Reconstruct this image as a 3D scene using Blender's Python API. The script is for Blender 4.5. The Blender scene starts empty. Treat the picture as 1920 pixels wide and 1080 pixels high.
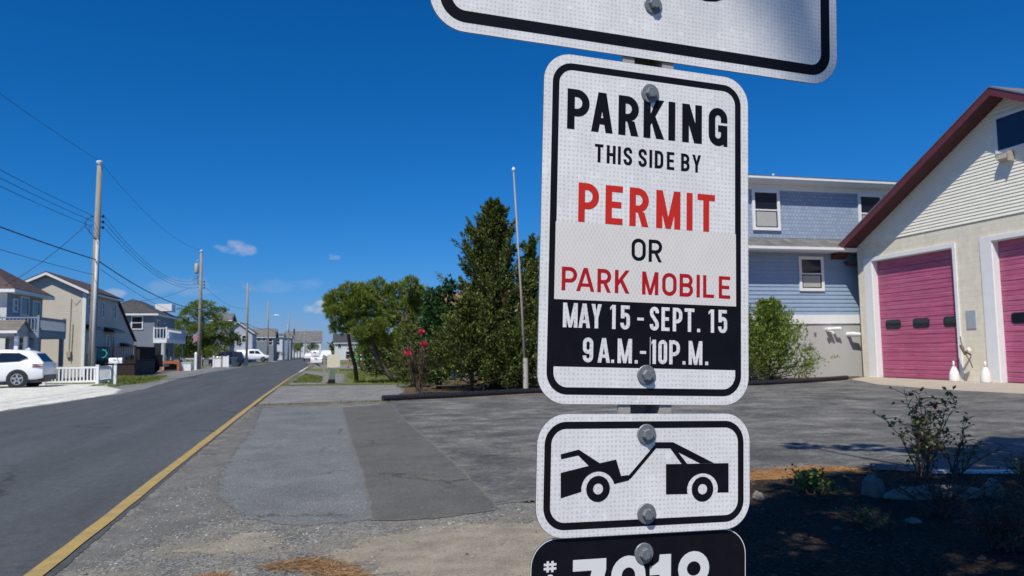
import bpy, bmesh, math, random
import numpy as np
from mathutils import Vector, Matrix
random.seed(7); rng = np.random.default_rng(11)
C = bpy.context.scene.collection
S = bpy.context.scene
R_ = math.radians

# ------------------------------------------------------------------ camera
# world: +Y runs along the road away from the camera, +X to its right, z up
camd = bpy.data.cameras.new('camera'); cam = bpy.data.objects.new('camera', camd); C.objects.link(cam)
S.camera = cam
yaw, pitch, roll = R_(14.079), math.atan(117.5/1397), 0.015
f = Vector((math.sin(yaw)*math.cos(pitch), math.cos(yaw)*math.cos(pitch), math.sin(pitch)))
r = Vector((math.cos(yaw), -math.sin(yaw), 0)); u = r.cross(f)
r2 = r*math.cos(roll)-u*math.sin(roll); u2 = u*math.cos(roll)+r*math.sin(roll)
M = Matrix((r2, u2, -f)).transposed().to_4x4(); M.translation = Vector((0, 0, 1.35))
cam.matrix_world = M
camd.sensor_width = 36; camd.lens = 1397/1920*36
camd.clip_start = .05; camd.clip_end = 3000
camd.dof.use_dof = True; camd.dof.focus_distance = 1.0; camd.dof.aperture_fstop = 19.0

# ------------------------------------------------------------------ light
sv = Vector((-.43, -.58, 1)).normalized()
sl = bpy.data.lights.new('sun', 'SUN'); sun = bpy.data.objects.new('sun', sl); C.objects.link(sun)
sl.energy = 4.7; sl.angle = R_(.53); sl.color = (1, .945, .845)
sun.rotation_euler = (-sv).to_track_quat('-Z', 'Y').to_euler(); sun.location = (0, 0, 30)
W = bpy.data.worlds.new('World'); S.world = W; W.use_nodes = True
wn, wl = W.node_tree.nodes, W.node_tree.links
bgn = wn['Background']; bgn.inputs[1].default_value = .1
sky = wn.new('ShaderNodeTexSky'); sky.sky_type = 'NISHITA'; sky.sun_disc = False
sky.sun_elevation = math.asin(sv.z); sky.sun_rotation = math.atan2(sv.x, sv.y)
sky.air_density = 1.0; sky.dust_density = .3; sky.ozone_density = 3.0; sky.altitude = 0
S.view_settings.view_transform = 'Standard'; S.view_settings.look = 'None'
S.cycles.transparent_max_bounces = 32
S.view_settings.exposure = 0.0; S.view_settings.gamma = 1
# colour response of the camera that took the picture: deeper blue than the physical sky
sp3 = wn.new('ShaderNodeSeparateColor'); cb3 = wn.new('ShaderNodeCombineColor'); wl.new(sky.outputs[0], sp3.inputs[0])
for i, (aa, gg) in enumerate(((.6, 2.35), (.53, 1.05), (1.0, 1.0))):
    prev = sp3.outputs[i]
    for op, k in (('MULTIPLY', .1), ('POWER', gg), ('MULTIPLY', aa*10)):
        mm = wn.new('ShaderNodeMath'); mm.operation = op; wl.new(prev, mm.inputs[0]); mm.inputs[1].default_value = k; prev = mm.outputs[0]
    wl.new(prev, cb3.inputs[i])
# small far cumulus puffs, given by their direction in the world
tc = wn.new('ShaderNodeTexCoord')
ns = wn.new('ShaderNodeTexNoise'); ns.inputs['Scale'].default_value = 38; ns.inputs['Detail'].default_value = 6
mp = wn.new('ShaderNodeMapping'); mp.inputs['Scale'].default_value = (1, 1, 1.8)
wl.new(tc.outputs['Generated'], mp.inputs[0]); wl.new(mp.outputs[0], ns.inputs['Vector'])
def mth(op, a, b=None, cl=False, tree=wn, links=wl):
    m = tree.new('ShaderNodeMath'); m.operation = op; m.use_clamp = cl
    for i, v in enumerate((a, b)):
        if v is None: continue
        if isinstance(v, (int, float)): m.inputs[i].default_value = v
        else: links.new(v, m.inputs[i])
    return m.outputs[0]
tot = None
for az, el, ra, re, st in ((-6.5, 7.6, 1.15, .6, .55), (.55, 7.2, .6, .34, .6), (-.45, 3.4, 1.15, .5, .85), (-14.2, 4.2, .9, .32, .5), (-3.2, 5.0, 2.6, .5, .13), (-9.5, 4.8, 2.6, .7, .2), (12.0, 12.0, .6, .25, .0)):
    a, e = R_(az), R_(el)
    d = Vector((math.sin(a)*math.cos(e), math.cos(a)*math.cos(e), math.sin(e)))
    t = Vector((math.cos(a), -math.sin(a), 0)); up = t.cross(d)
    def dot(v, s):
        n = wn.new('ShaderNodeVectorMath'); n.operation = 'DOT_PRODUCT'
        wl.new(tc.outputs['Generated'], n.inputs[0]); n.inputs[1].default_value = tuple(v*s); return n.outputs['Value']
    qx = dot(t, 1/math.radians(ra)); qy = dot(up, 1/math.radians(re)); off = d.dot(up)
    q = mth('ADD', mth('MULTIPLY', qx, qx), mth('MULTIPLY', qy, qy))
    q = mth('ADD', q, mth('MULTIPLY', mth('SUBTRACT', ns.outputs[0], .5), 5.0))
    m_ = mth('MULTIPLY', mth('SUBTRACT', 1.15, q), .9, True)
    m_ = mth('MULTIPLY', m_, st)
    fr = mth('GREATER_THAN', dot(d, 1), .9)
    m_ = mth('MULTIPLY', m_, fr)
    tot = m_ if tot is None else mth('MAXIMUM', tot, m_)
mx = wn.new('ShaderNodeMixRGB'); wl.new(tot, mx.inputs[0]); wl.new(cb3.outputs[0], mx.inputs[1]); mx.inputs[2].default_value = (4.6, 5.2, 6.4, 1)
wl.new(mx.outputs[0], bgn.inputs[0])

# ------------------------------------------------------------------ materials
MT = {}
class NT:
    def __init__(s, name):
        s.m = bpy.data.materials.new(name); s.m.use_nodes = True; s.n = s.m.node_tree.nodes; s.l = s.m.node_tree.links
        s.b = s.n['Principled BSDF']; s.tc = s.n.new('ShaderNodeTexCoord')
    def mapp(s, scale=(1, 1, 1), src='Object', rot=(0, 0, 0)):
        m = s.n.new('ShaderNodeMapping'); m.inputs['Scale'].default_value = scale; m.inputs['Rotation'].default_value = rot
        s.l.new(s.tc.outputs[src], m.inputs[0]); return m.outputs[0]
    def noise(s, v, scale, det=4, rough=.55):
        n = s.n.new('ShaderNodeTexNoise'); n.inputs['Scale'].default_value = scale; n.inputs['Detail'].default_value = det
        n.inputs['Roughness'].default_value = rough; s.l.new(v, n.inputs['Vector']); return n.outputs[0]
    def vor(s, v, scale, feat='F1', out='Distance'):
        n = s.n.new('ShaderNodeTexVoronoi'); n.feature = feat; n.inputs['Scale'].default_value = scale
        s.l.new(v, n.inputs['Vector']); return n.outputs[out]
    def ramp(s, fac, stops):
        n = s.n.new('ShaderNodeValToRGB'); e = n.color_ramp.elements
        while len(e) < len(stops): e.new(.5)
        for i, (p, c) in enumerate(stops):
            e[i].position = p; e[i].color = (c, c, c, 1) if isinstance(c, (int, float)) else (*c, 1)
        s.l.new(fac, n.inputs[0]); return n.outputs[0]
    def mix(s, fac, a, b, mode='MIX'):
        n = s.n.new('ShaderNodeMixRGB'); n.blend_type = mode
        for i, v in enumerate((fac, a, b)):
            if isinstance(v, (int, float)): n.inputs[i].default_value = v if i == 0 else (v, v, v, 1)
            elif isinstance(v, tuple): n.inputs[i].default_value = (*v, 1)
            else: s.l.new(v, n.inputs[i])
        return n.outputs[0]
    def math(s, op, a, b=None, cl=False): return mth(op, a, b, cl, s.n, s.l)
    def bump(s, h, st=.3, dist=.01):
        n = s.n.new('ShaderNodeBump'); n.inputs['Strength'].default_value = st; n.inputs['Distance'].default_value = dist
        s.l.new(h, n.inputs['Height']); s.l.new(n.outputs[0], s.b.inputs['Normal'])
    def col(s, c):
        if isinstance(c, tuple): s.b.inputs['Base Color'].default_value = (*c, 1)
        else: s.l.new(c, s.b.inputs['Base Color'])
    def sep(s, src='Object'):
        n = s.n.new('ShaderNodeSeparateXYZ'); s.l.new(s.tc.outputs[src], n.inputs[0]); return n.outputs
def plain(name, c, rough=.6, metal=0, var=.12, scale=6, bump=0, spec=.5):
    t = NT(name); v = t.mapp()
    n = t.noise(v, scale, 5); n2 = t.noise(v, scale*9, 3)
    k = t.math('ADD', t.math('MULTIPLY', n, .6), t.math('MULTIPLY', n2, .4))
    lo = tuple(x*(1-var*1.6) for x in c); hi = tuple(min(1, x*(1+var)) for x in c)
    t.col(t.ramp(k, [(.32, lo), (.68, hi)])); t.b.inputs['Roughness'].default_value = rough; t.b.inputs['Metallic'].default_value = metal
    t.b.inputs['Specular IOR Level'].default_value = spec
    if bump: t.bump(n2, bump, .01)
    MT[name] = t.m; return t.m
def streaked(name, c, amt=.25, rough=.6, sc=(3, 3, .5)):
    t = NT(name); v = t.mapp(sc); n = t.noise(v, 4, 6, .7)
    t.col(t.ramp(n, [(.3, tuple(x*(1-amt) for x in c)), (.6, c)])); t.b.inputs['Roughness'].default_value = rough
    MT[name] = t.m; return t.m
def shingles(name, c, sc=1.0, var=.3, w=.3, h=.14):
    t = NT(name); g = t.sep(); cb = t.n.new('ShaderNodeCombineXYZ')
    t.l.new(t.math('ADD', g[0], t.math('MULTIPLY', g[1], 1.0)), cb.inputs[0]); t.l.new(g[2], cb.inputs[1])
    b = t.n.new('ShaderNodeTexBrick'); t.l.new(cb.outputs[0], b.inputs['Vector']); b.inputs['Scale'].default_value = sc
    b.inputs['Brick Width'].default_value = w; b.inputs['Row Height'].default_value = h; b.inputs['Mortar Size'].default_value = .008
    b.inputs['Color1'].default_value = (*tuple(x*(1-var) for x in c), 1); b.inputs['Color2'].default_value = (*tuple(x*(1+var) for x in c), 1)
    b.inputs['Mortar'].default_value = (*tuple(x*.45 for x in c), 1)
    n = t.noise(t.mapp(), 30, 3)
    t.col(t.mix(.5, b.outputs[0], t.mix(1.0, b.outputs[0], t.ramp(n, [(.3, .6), (.7, 1.2)]), 'MULTIPLY')))
    t.b.inputs['Roughness'].default_value = .85; t.bump(b.outputs['Fac'], -.4, .01)
    MT[name] = t.m; return t.m
def foliage(name, a, b, c, rough=.55):
    t = NT(name); g = t.n.new('ShaderNodeNewGeometry'); v = t.mapp()
    k = t.math('ADD', t.math('MULTIPLY', g.outputs['Random Per Island'], .55), t.math('MULTIPLY', t.noise(v, 1.6, 3), .45))
    cl = t.ramp(k, [(.18, a), (.5, b), (.8, c)]); t.col(cl); t.b.inputs['Roughness'].default_value = rough
    t.b.inputs['Specular IOR Level'].default_value = .3
    tr = t.n.new('ShaderNodeBsdfTranslucent'); t.l.new(cl, tr.inputs[0])
    mxs = t.n.new('ShaderNodeMixShader'); mxs.inputs[0].default_value = .22
    t.l.new(t.b.outputs[0], mxs.inputs[1]); t.l.new(tr.outputs[0], mxs.inputs[2])
    t.l.new(mxs.outputs[0], t.n['Material Output'].inputs[0]); MT[name] = t.m
def pebbly(name, dark, mid, light, scale, bump=.5, big=1.5, tint=None):
    t = NT(name); v = t.mapp()
    cl = t.vor(v, scale, 'F1', 'Color'); sp = t.n.new('ShaderNodeSeparateXYZ'); t.l.new(cl, sp.inputs[0])
    ds = t.vor(v, scale); fine = t.noise(v, scale*2.3, 3)
    k = t.math('ADD', t.math('MULTIPLY', sp.outputs[0], .5), t.math('MULTIPLY', fine, .5))
    c0 = t.ramp(k, [(.2, dark), (.5, mid), (.82, light)])
    bg = t.noise(v, big, 6, .62)
    c1 = t.mix(1.0, c0, t.ramp(bg, [(.3, .72), (.7, 1.22)]), 'MULTIPLY')
    if tint: c1 = t.mix(t.ramp(t.noise(v, big*.7, 5, .7), [(.42, 0.), (.66, .85)]), c1, tint)
    t.col(c1); t.b.inputs['Roughness'].default_value = .9; t.b.inputs['Specular IOR Level'].default_value = .2
    t.bump(ds, bump, .6/scale); MT[name] = t.m; return t

# paving
def cracks(t, scale, wd, src=None):
    w1 = t.n.new('ShaderNodeTexNoise'); w1.inputs['Scale'].default_value = 2.2; w1.inputs['Detail'].default_value = 8; w1.inputs['Roughness'].default_value = .75; v0 = t.mapp(); t.l.new(v0, w1.inputs['Vector'])
    ad = t.n.new('ShaderNodeVectorMath'); ad.operation = 'MULTIPLY_ADD'; t.l.new(w1.outputs['Color'], ad.inputs[0]); ad.inputs[1].default_value = (.9, .9, 0); t.l.new(v0, ad.inputs[2])
    d = t.vor(ad.outputs[0], scale, 'DISTANCE_TO_EDGE'); gate = t.ramp(t.noise(v0, .7, 3), [(.5, 0.), (.6, 1.)])
    return t.math('MULTIPLY', t.ramp(d, [(wd*.4, .75), (wd, 0.)]), gate)
t = NT('road'); v = t.mapp()
fine = t.noise(v, 70, 4, .75); mid = t.noise(v, 14, 5); big = t.noise(t.mapp((1.0, .12, 1)), 1.2, 6, .65)
c = t.ramp(t.math('ADD', t.math('MULTIPLY', fine, .75), t.math('MULTIPLY', mid, .25)), [(.3, (.042, .047, .052)), (.52, (.082, .089, .094)), (.75, (.165, .172, .178))])
c = t.mix(1., c, t.ramp(big, [(.3, .76), (.7, 1.18)]), 'MULTIPLY'); c = t.mix(1., c, t.ramp(t.noise(v, 5, 7, .75), [(.3, .85), (.7, 1.13)]), 'MULTIPLY'); c = t.mix(cracks(t, .22, .008), c, (.03, .03, .033))
ck = t.noise(t.mapp((.5, 3.0, 1)), 1.6, 7, .75)
c = t.mix(t.ramp(ck, [(.66, 0.), (.72, .45)]), c, (.035, .036, .04))
t.col(c); t.b.inputs['Roughness'].default_value = .85; t.b.inputs['Specular IOR Level'].default_value = .25; t.bump(fine, .5, .004); MT['road'] = t.m
def asphalt(name, dk, md, lt, sp=.5, sc=60, mot=.25, dirt=None):
    t = NT(name); v = t.mapp()
    fine = t.noise(v, sc, 5, .8); spk = t.vor(v, sc*.8); big = t.noise(v, 1.1, 9, .7)
    c = t.ramp(fine, [(.3, dk), (.52, md), (.74, lt)])
    c = t.mix(t.ramp(spk, [(.1, sp), (.24, 0.)]), c, tuple(min(.7, x*2.6) for x in lt))
    c = t.mix(1., c, t.ramp(big, [(.28, 1-mot), (.72, 1+mot)]), 'MULTIPLY')
    if dirt: c = t.mix(t.ramp(t.noise(v, 2.4, 7, .7), [(.52, 0.), (.7, .8)]), c, dirt)
    if sp > .2: c = t.mix(cracks(t, .55, .012), c, tuple(x*.5 for x in dk))
    t.col(c); t.b.inputs['Roughness'].default_value = .88; t.b.inputs['Specular IOR Level'].default_value = .25; t.bump(fine, .6, .005); MT[name] = t.m
asphalt('patch_light', (.066, .073, .072), (.142, .149, .146), (.27, .275, .268), .85)
asphalt('patch_dark', (.05, .05, .045), (.108, .106, .097), (.19, .186, .17), .5, dirt=(.15, .135, .115))
t = NT('lot'); v = t.mapp()
fine = t.noise(v, 55, 5, .8); st1 = t.noise(t.mapp((.85, 1.15, 1), rot=(0, 0, R_(12))), 1.4, 12, .84); st2 = t.noise(v, 16, 6, .8)
k = t.math('ADD', t.math('ADD', t.math('MULTIPLY', st1, .4), t.math('MULTIPLY', st2, .3)), t.math('MULTIPLY', t.noise(v, .8, 8, .7), .3))
c = t.ramp(k, [(.4, (.034, .034, .037)), (.49, (.1, .099, .094)), (.58, (.235, .228, .202))])
c = t.mix(1., c, t.ramp(fine, [(.3, .5), (.7, 1.6)]), 'MULTIPLY'); c = t.mix(cracks(t, .4, .014), c, (.03, .03, .03))
t.col(c); t.b.inputs['Roughness'].default_value = .85; t.b.inputs['Specular IOR Level'].default_value = .3; t.bump(fine, .5, .005); MT['lot'] = t.m
pebbly('gravel', (.06, .062, .06), (.155, .155, .145), (.34, .335, .31), 62, .5, 2.4, (.22, .2, .16))
pebbly('gravel_drive', (.11, .11, .105), (.2, .2, .19), (.33, .325, .31), 34, .5, 1.2)
pebbly('base_ground', (.09, .09, .07), (.17, .165, .13), (.26, .25, .21), 20, .4, .5, (.1, .13, .04))
pebbly('shell', (.4, .385, .33), (.68, .665, .59), (.82, .8, .73), 28, .5, 1.8)
pebbly('sand', (.17, .15, .115), (.27, .24, .185), (.34, .305, .245), 150, .35, 4)
pebbly('grit', (.1, .098, .09), (.165, .16, .145), (.24, .23, .21), 110, .35, 2.2, (.12, .12, .115))
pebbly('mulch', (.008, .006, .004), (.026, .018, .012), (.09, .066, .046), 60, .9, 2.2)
pebbly('leaf_litter', (.05, .035, .02), (.11, .075, .045), (.2, .14, .09), 40, .7, 2.0)
pebbly('red_dirt', (.12, .075, .055), (.22, .15, .12), (.3, .24, .2), 60, .5, 2.0)
pebbly('grass', (.05, .075, .015), (.105, .14, .028), (.2, .23, .06), 30, .9, .8, (.2, .19, .07))
pebbly('straw', (.16, .075, .025), (.32, .165, .06), (.48, .28, .12), 90, .8, 3)
asphalt('concrete', (.3, .265, .215), (.42, .37, .3), (.5, .45, .38), .1, 60, .12)
t = NT('yellow_paint'); v = t.mapp(); n = t.noise(v, 70, 5, .7); n2 = t.noise(v, 6, 5, .7)
c = t.ramp(n, [(.3, (.26, .18, .06)), (.55, (.43, .3, .09))]); c = t.mix(t.ramp(n2, [(.45, 0.), (.72, .75)]), c, (.2, .165, .1))
t.col(c); t.b.inputs['Roughness'].default_value = .8; MT['yellow_paint'] = t.m
plain('white_paint_line', (.62, .62, .6), .7, 0, .2, 20)
# sign sheeting
def sheeting(name, base, cell, mode):
    t = NT(name); v = t.mapp((1000, 1000, 1000))
    c = t.noise(v, .02, 4)
    col = t.ramp(c, [(.3, tuple(x*.93 for x in base)), (.7, base)])
    if mode == 'dots':
        w_ = t.noise(v, .25, 3); jt = t.n.new('ShaderNodeTexNoise'); jt.inputs['Scale'].default_value = 70; t.l.new(t.tc.outputs['Object'], jt.inputs['Vector'])
        jv = t.n.new('ShaderNodeVectorMath'); jv.operation = 'MULTIPLY_ADD'; t.l.new(jt.outputs['Color'], jv.inputs[0]); jv.inputs[1].default_value = (.0045, .0045, 0); t.l.new(t.tc.outputs['Object'], jv.inputs[2])
        gs_ = t.n.new('ShaderNodeSeparateXYZ'); t.l.new(jv.outputs[0], gs_.inputs[0]); g = gs_.outputs
        a = t.math('SINE', t.math('MULTIPLY', g[0], 1000/cell*3.1416)); b = t.math('SINE', t.math('MULTIPLY', g[1], 1000/cell*3.1416))
        a = t.math('MULTIPLY', a, a); b = t.math('MULTIPLY', b, b)
        k = t.ramp(t.math('ADD', t.math('MULTIPLY', t.math('MULTIPLY', a, b), .8), t.math('MULTIPLY', t.math('SUBTRACT', w_, .5), 1.6)), [(.15, 0.), (.75, 1.)])
        col = t.mix(t.math('MULTIPLY', k, .48), col, tuple(x*.5 for x in base))
        gr = t.noise(t.mapp((14, 5, 1)), 1.0, 8, .75); col = t.mix(1., col, t.ramp(gr, [(.3, .84), (.62, 1.0)]), 'MULTIPLY')
        cr = t.vor(t.mapp((1000/(cell*1.1), 1000/(cell*1.1), 1)), 1., 'F1', 'Color'); sp = t.n.new('ShaderNodeSeparateXYZ'); t.l.new(cr, sp.inputs[0])
        col = t.mix(t.ramp(sp.outputs[1], [(.97, 0.), (.98, .45)]), col, (.95, .95, .95))  # a few near-white cells paint sparkle glints into the sheeting colour
    else:
        g = t.sep()
        a = t.math('MULTIPLY', t.math('ADD', g[0], t.math('MULTIPLY', g[1], .6)), 1000/cell*6.283); b = t.math('MULTIPLY', t.math('SUBTRACT', g[0], t.math('MULTIPLY', g[1], .6)), 1000/cell*6.283)
        k = t.math('MAXIMUM', t.math('COSINE', a), t.math('COSINE', b)); k = t.ramp(k, [(.72, 0.), (.95, 1.)])
        col = t.mix(t.math('MULTIPLY', k, .45), col, tuple(min(1, x*1.35) for x in base))
    t.col(col); t.b.inputs['Roughness'].default_value = .45; t.b.inputs['Specular IOR Level'].default_value = .3
    MT[name] = t.m
sheeting('sheeting', (.9, .885, .86), 5.8, 'dots'); sheeting('sheeting_patch', (.74, .7, .655), 5.5, 'diamond')
plain('sign_black', (.008, .008, .012), .5, 0, .2, 30, 0, .12); plain('sign_red', (.62, .03, .02), .5, 0, .06, 30, 0, .2); plain('sign_dark_red', (.45, .012, .018), .5, 0, .06, 30, 0, .2)
plain('sign_white', (.8, .8, .76), .35, 0, .03, 30); plain('aluminium', (.4, .42, .44), .42, .8, .15, 60)
t = NT('galvanised'); v = t.mapp(); n = t.noise(v, 260, 5, .7); n2 = t.vor(v, 140, 'F1', 'Distance')
t.col(t.ramp(n, [(.3, (.15, .165, .175)), (.7, (.27, .29, .3))])); t.b.inputs['Metallic'].default_value = .35; t.b.inputs['Roughness'].default_value = .5; t.bump(n, .25, .0006); MT['galvanised'] = t.m
streaked('post_steel', (.42, .38, .34), .3, .6, (60, 60, 8))
# building
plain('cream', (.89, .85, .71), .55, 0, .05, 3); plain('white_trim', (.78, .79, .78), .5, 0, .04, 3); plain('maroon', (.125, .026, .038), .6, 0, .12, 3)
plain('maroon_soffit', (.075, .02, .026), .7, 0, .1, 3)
t = NT('cmu'); g = t.sep(); cb = t.n.new('ShaderNodeCombineXYZ'); t.l.new(g[1], cb.inputs[0]); t.l.new(g[2], cb.inputs[1])
b = t.n.new('ShaderNodeTexBrick'); t.l.new(cb.outputs[0], b.inputs['Vector']); b.inputs['Scale'].default_value = 1; b.inputs['Brick Width'].default_value = .4; b.inputs['Row Height'].default_value = .203
b.inputs['Mortar Size'].default_value = .005; b.inputs['Color1'].default_value = (.76, .7, .56, 1); b.inputs['Color2'].default_value = (.8, .74, .595, 1); b.inputs['Mortar'].default_value = (.62, .57, .45, 1)
n = t.noise(t.mapp((1, 1, .6)), 3, 6, .6); t.col(t.mix(1., b.outputs[0], t.ramp(n, [(.3, .88), (.7, 1.05)]), 'MULTIPLY')); t.b.inputs['Roughness'].default_value = .75
t.bump(t.math('ADD', t.math('MULTIPLY', b.outputs['Fac'], -1.), t.math('MULTIPLY', t.noise(t.mapp(), 60, 3), .25)), .35, .006); MT['cmu'] = t.m
t = NT('pink_door'); n = t.noise(t.mapp((.5, .4, 22)), 2.2, 7, .7); n2 = t.noise(t.mapp((1, 1, 1)), 1.2, 4); n3 = t.noise(t.mapp((.3, .25, 60)), 3, 4)
c = t.ramp(n, [(.3, (.35, .045, .12)), (.5, (.45, .095, .2)), (.7, (.52, .23, .33))]); c = t.mix(1., c, t.ramp(n2, [(.3, .85), (.7, 1.1)]), 'MULTIPLY')
c = t.mix(t.ramp(n3, [(.6, 0.), (.75, .35)]), c, (.6, .3, .38)); t.col(c); t.b.inputs['Roughness'].default_value = .5; MT['pink_door'] = t.m
plain('dark_rubber', (.02, .02, .022), .5, 0, .1, 5); plain('glass_dark', (.012, .016, .03), .08, 0, .1, 2); plain('glass_blue', (.02, .03, .065), .06, 0, .1, 1)
plain('blind', (.42, .42, .38), .5, 0, .05, 2)
plain('blue_siding', (.27, .37, .5), .5, 0, .05, 2); shingles('blue_shake', (.31, .38, .49), 1, .09, .17, .165)
shingles('roof_grey', (.16, .155, .15), 1, .3); shingles('roof_brown', (.09, .06, .055), 1, .25); shingles('roof_tan', (.19, .17, .145), 1, .2); shingles('roof_dark', (.06, .06, .065), 1, .25); shingles('roof_orange', (.3, .16, .09), 1, .2)
plain('stucco', (.44, .435, .42), .85, 0, .03, 5, .2)
def lap(name, c, h=.13):
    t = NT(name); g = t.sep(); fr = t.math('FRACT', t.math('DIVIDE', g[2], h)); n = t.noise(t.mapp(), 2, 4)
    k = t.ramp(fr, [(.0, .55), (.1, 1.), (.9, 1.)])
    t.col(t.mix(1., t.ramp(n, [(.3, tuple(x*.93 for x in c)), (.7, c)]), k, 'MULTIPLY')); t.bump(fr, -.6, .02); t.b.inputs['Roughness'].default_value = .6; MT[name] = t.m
lap('lap_tan', (.62, .56, .46)); lap('lap_white', (.66, .67, .66)); lap('lap_grey', (.2, .225, .26)); lap('lap_pale', (.42, .45, .5)); lap('lap_bluegrey', (.24, .29, .36))
plain('deck_brown', (.03, .018, .016), .8, 0, .25, 6); plain('black_paint', (.012, .012, .014), .35, 0, .1, 5); plain('wood_orange', (.42, .14, .045), .6, 0, .2, 6)
streaked('pole_wood', (.30, .28, .235), .35, .85, (6, 6, .4)); plain('pvc_grey', (.47, .48, .49), .5, 0, .08, 3); plain('wire', (.03, .035, .045), .6)
plain('vinyl_white', (.82, .83, .84), .4, 0, .03, 3); plain('porcelain', (.7, .72, .74), .3); plain('transformer_tan', (.42, .38, .3), .55, 0, .15, 8)
plain('car_white', (.8, .81, .83), .18, 0, .02, 1); plain('car_dark', (.02, .025, .045), .15, 0, .1, 1); plain('tyre', (.018, .018, .02), .8, 0, .2, 9); plain('alloy', (.5, .51, .53), .3, .8, .1, 4)
plain('car_black_trim', (.02, .02, .022), .5); plain('lamp_red', (.2, .01, .012), .2); plain('chrome', (.5, .5, .52), .2, .9)
plain('bin_blue', (.05, .09, .14), .5, 0, .1, 5); plain('board_cream', (.72, .66, .52), .6, 0, .05, 3); plain('pedestal_green', (.14, .19, .15), .6, 0, .15, 6); plain('orange_plastic', (.75, .12, .03), .5)
plain('green_sign', (.1, .55, .16), .5); plain('stone', (.42, .41, .36), .9, 0, .25, 5, .5); streaked('flagpole_metal', (.33, .3, .26), .3, .5, (8, 8, .8)); plain('pole_sleeve', (.45, .43, .38), .7, 0, .12, 9)
plain('pipe_black', (.016, .016, .02), .4, 0, .2, 3); plain('bollard_white', (.78, .78, .72), .45, 0, .05, 6); plain('plate_grey', (.42, .47, .52), .45, .2, .08, 4); plain('brass_rust', (.16, .12, .08), .6, .3)
streaked('bark', (.11, .085, .065), .5, .9, (9, 9, 2)); streaked('bark_grey', (.2, .18, .16), .5, .9, (9, 9, 2)); plain('twig', (.1, .065, .045), .85, 0, .3, 20); plain('rock', (.22, .205, .165), .95, 0, .25, 9, .8)
plain('flower_pink', (.62, .02, .07), .6, 0, .3, 20); plain('flower_red', (.16, .025, .025), .6, 0, .3, 20); plain('flag_cloth', (.45, .2, .25), .8, 0, .3, 3); plain('teal', (.03, .38, .3), .5)
foliage('pine_leaf', (.08, .12, .02), (.17, .235, .035), (.3, .36, .07)); foliage('cedar_leaf', (.022, .036, .012), (.07, .1, .022), (.24, .27, .05))
foliage('holly_leaf', (.012, .05, .016), (.03, .1, .025), (.08, .17, .05), .35); foliage('bush_leaf', (.07, .12, .02), (.15, .23, .035), (.3, .36, .08)); foliage('rose_leaf', (.07, .09, .02), (.17, .19, .04), (.34, .32, .08))
foliage('oleander_leaf', (.05, .04, .02), (.09, .085, .03), (.16, .14, .06)); foliage('grass_blade', (.07, .1, .02), (.14, .18, .035), (.27, .29, .08)); foliage('dead_twig', (.06, .035, .025), (.12, .08, .05), (.22, .16, .11))
foliage('straw_blade', (.2, .09, .03), (.36, .19, .07), (.55, .36, .18)); foliage('chip', (.015, .011, .009), (.05, .037, .028), (.17, .13, .1))
foliage('pebble', (.09, .092, .09), (.19, .19, .18), (.42, .415, .39), .9); foliage('seed_leaf', (.12, .12, .04), (.22, .2, .09), (.4, .35, .2))
MT['pebble'].node_tree.nodes['Mix Shader'].inputs[0].default_value = 0

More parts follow.
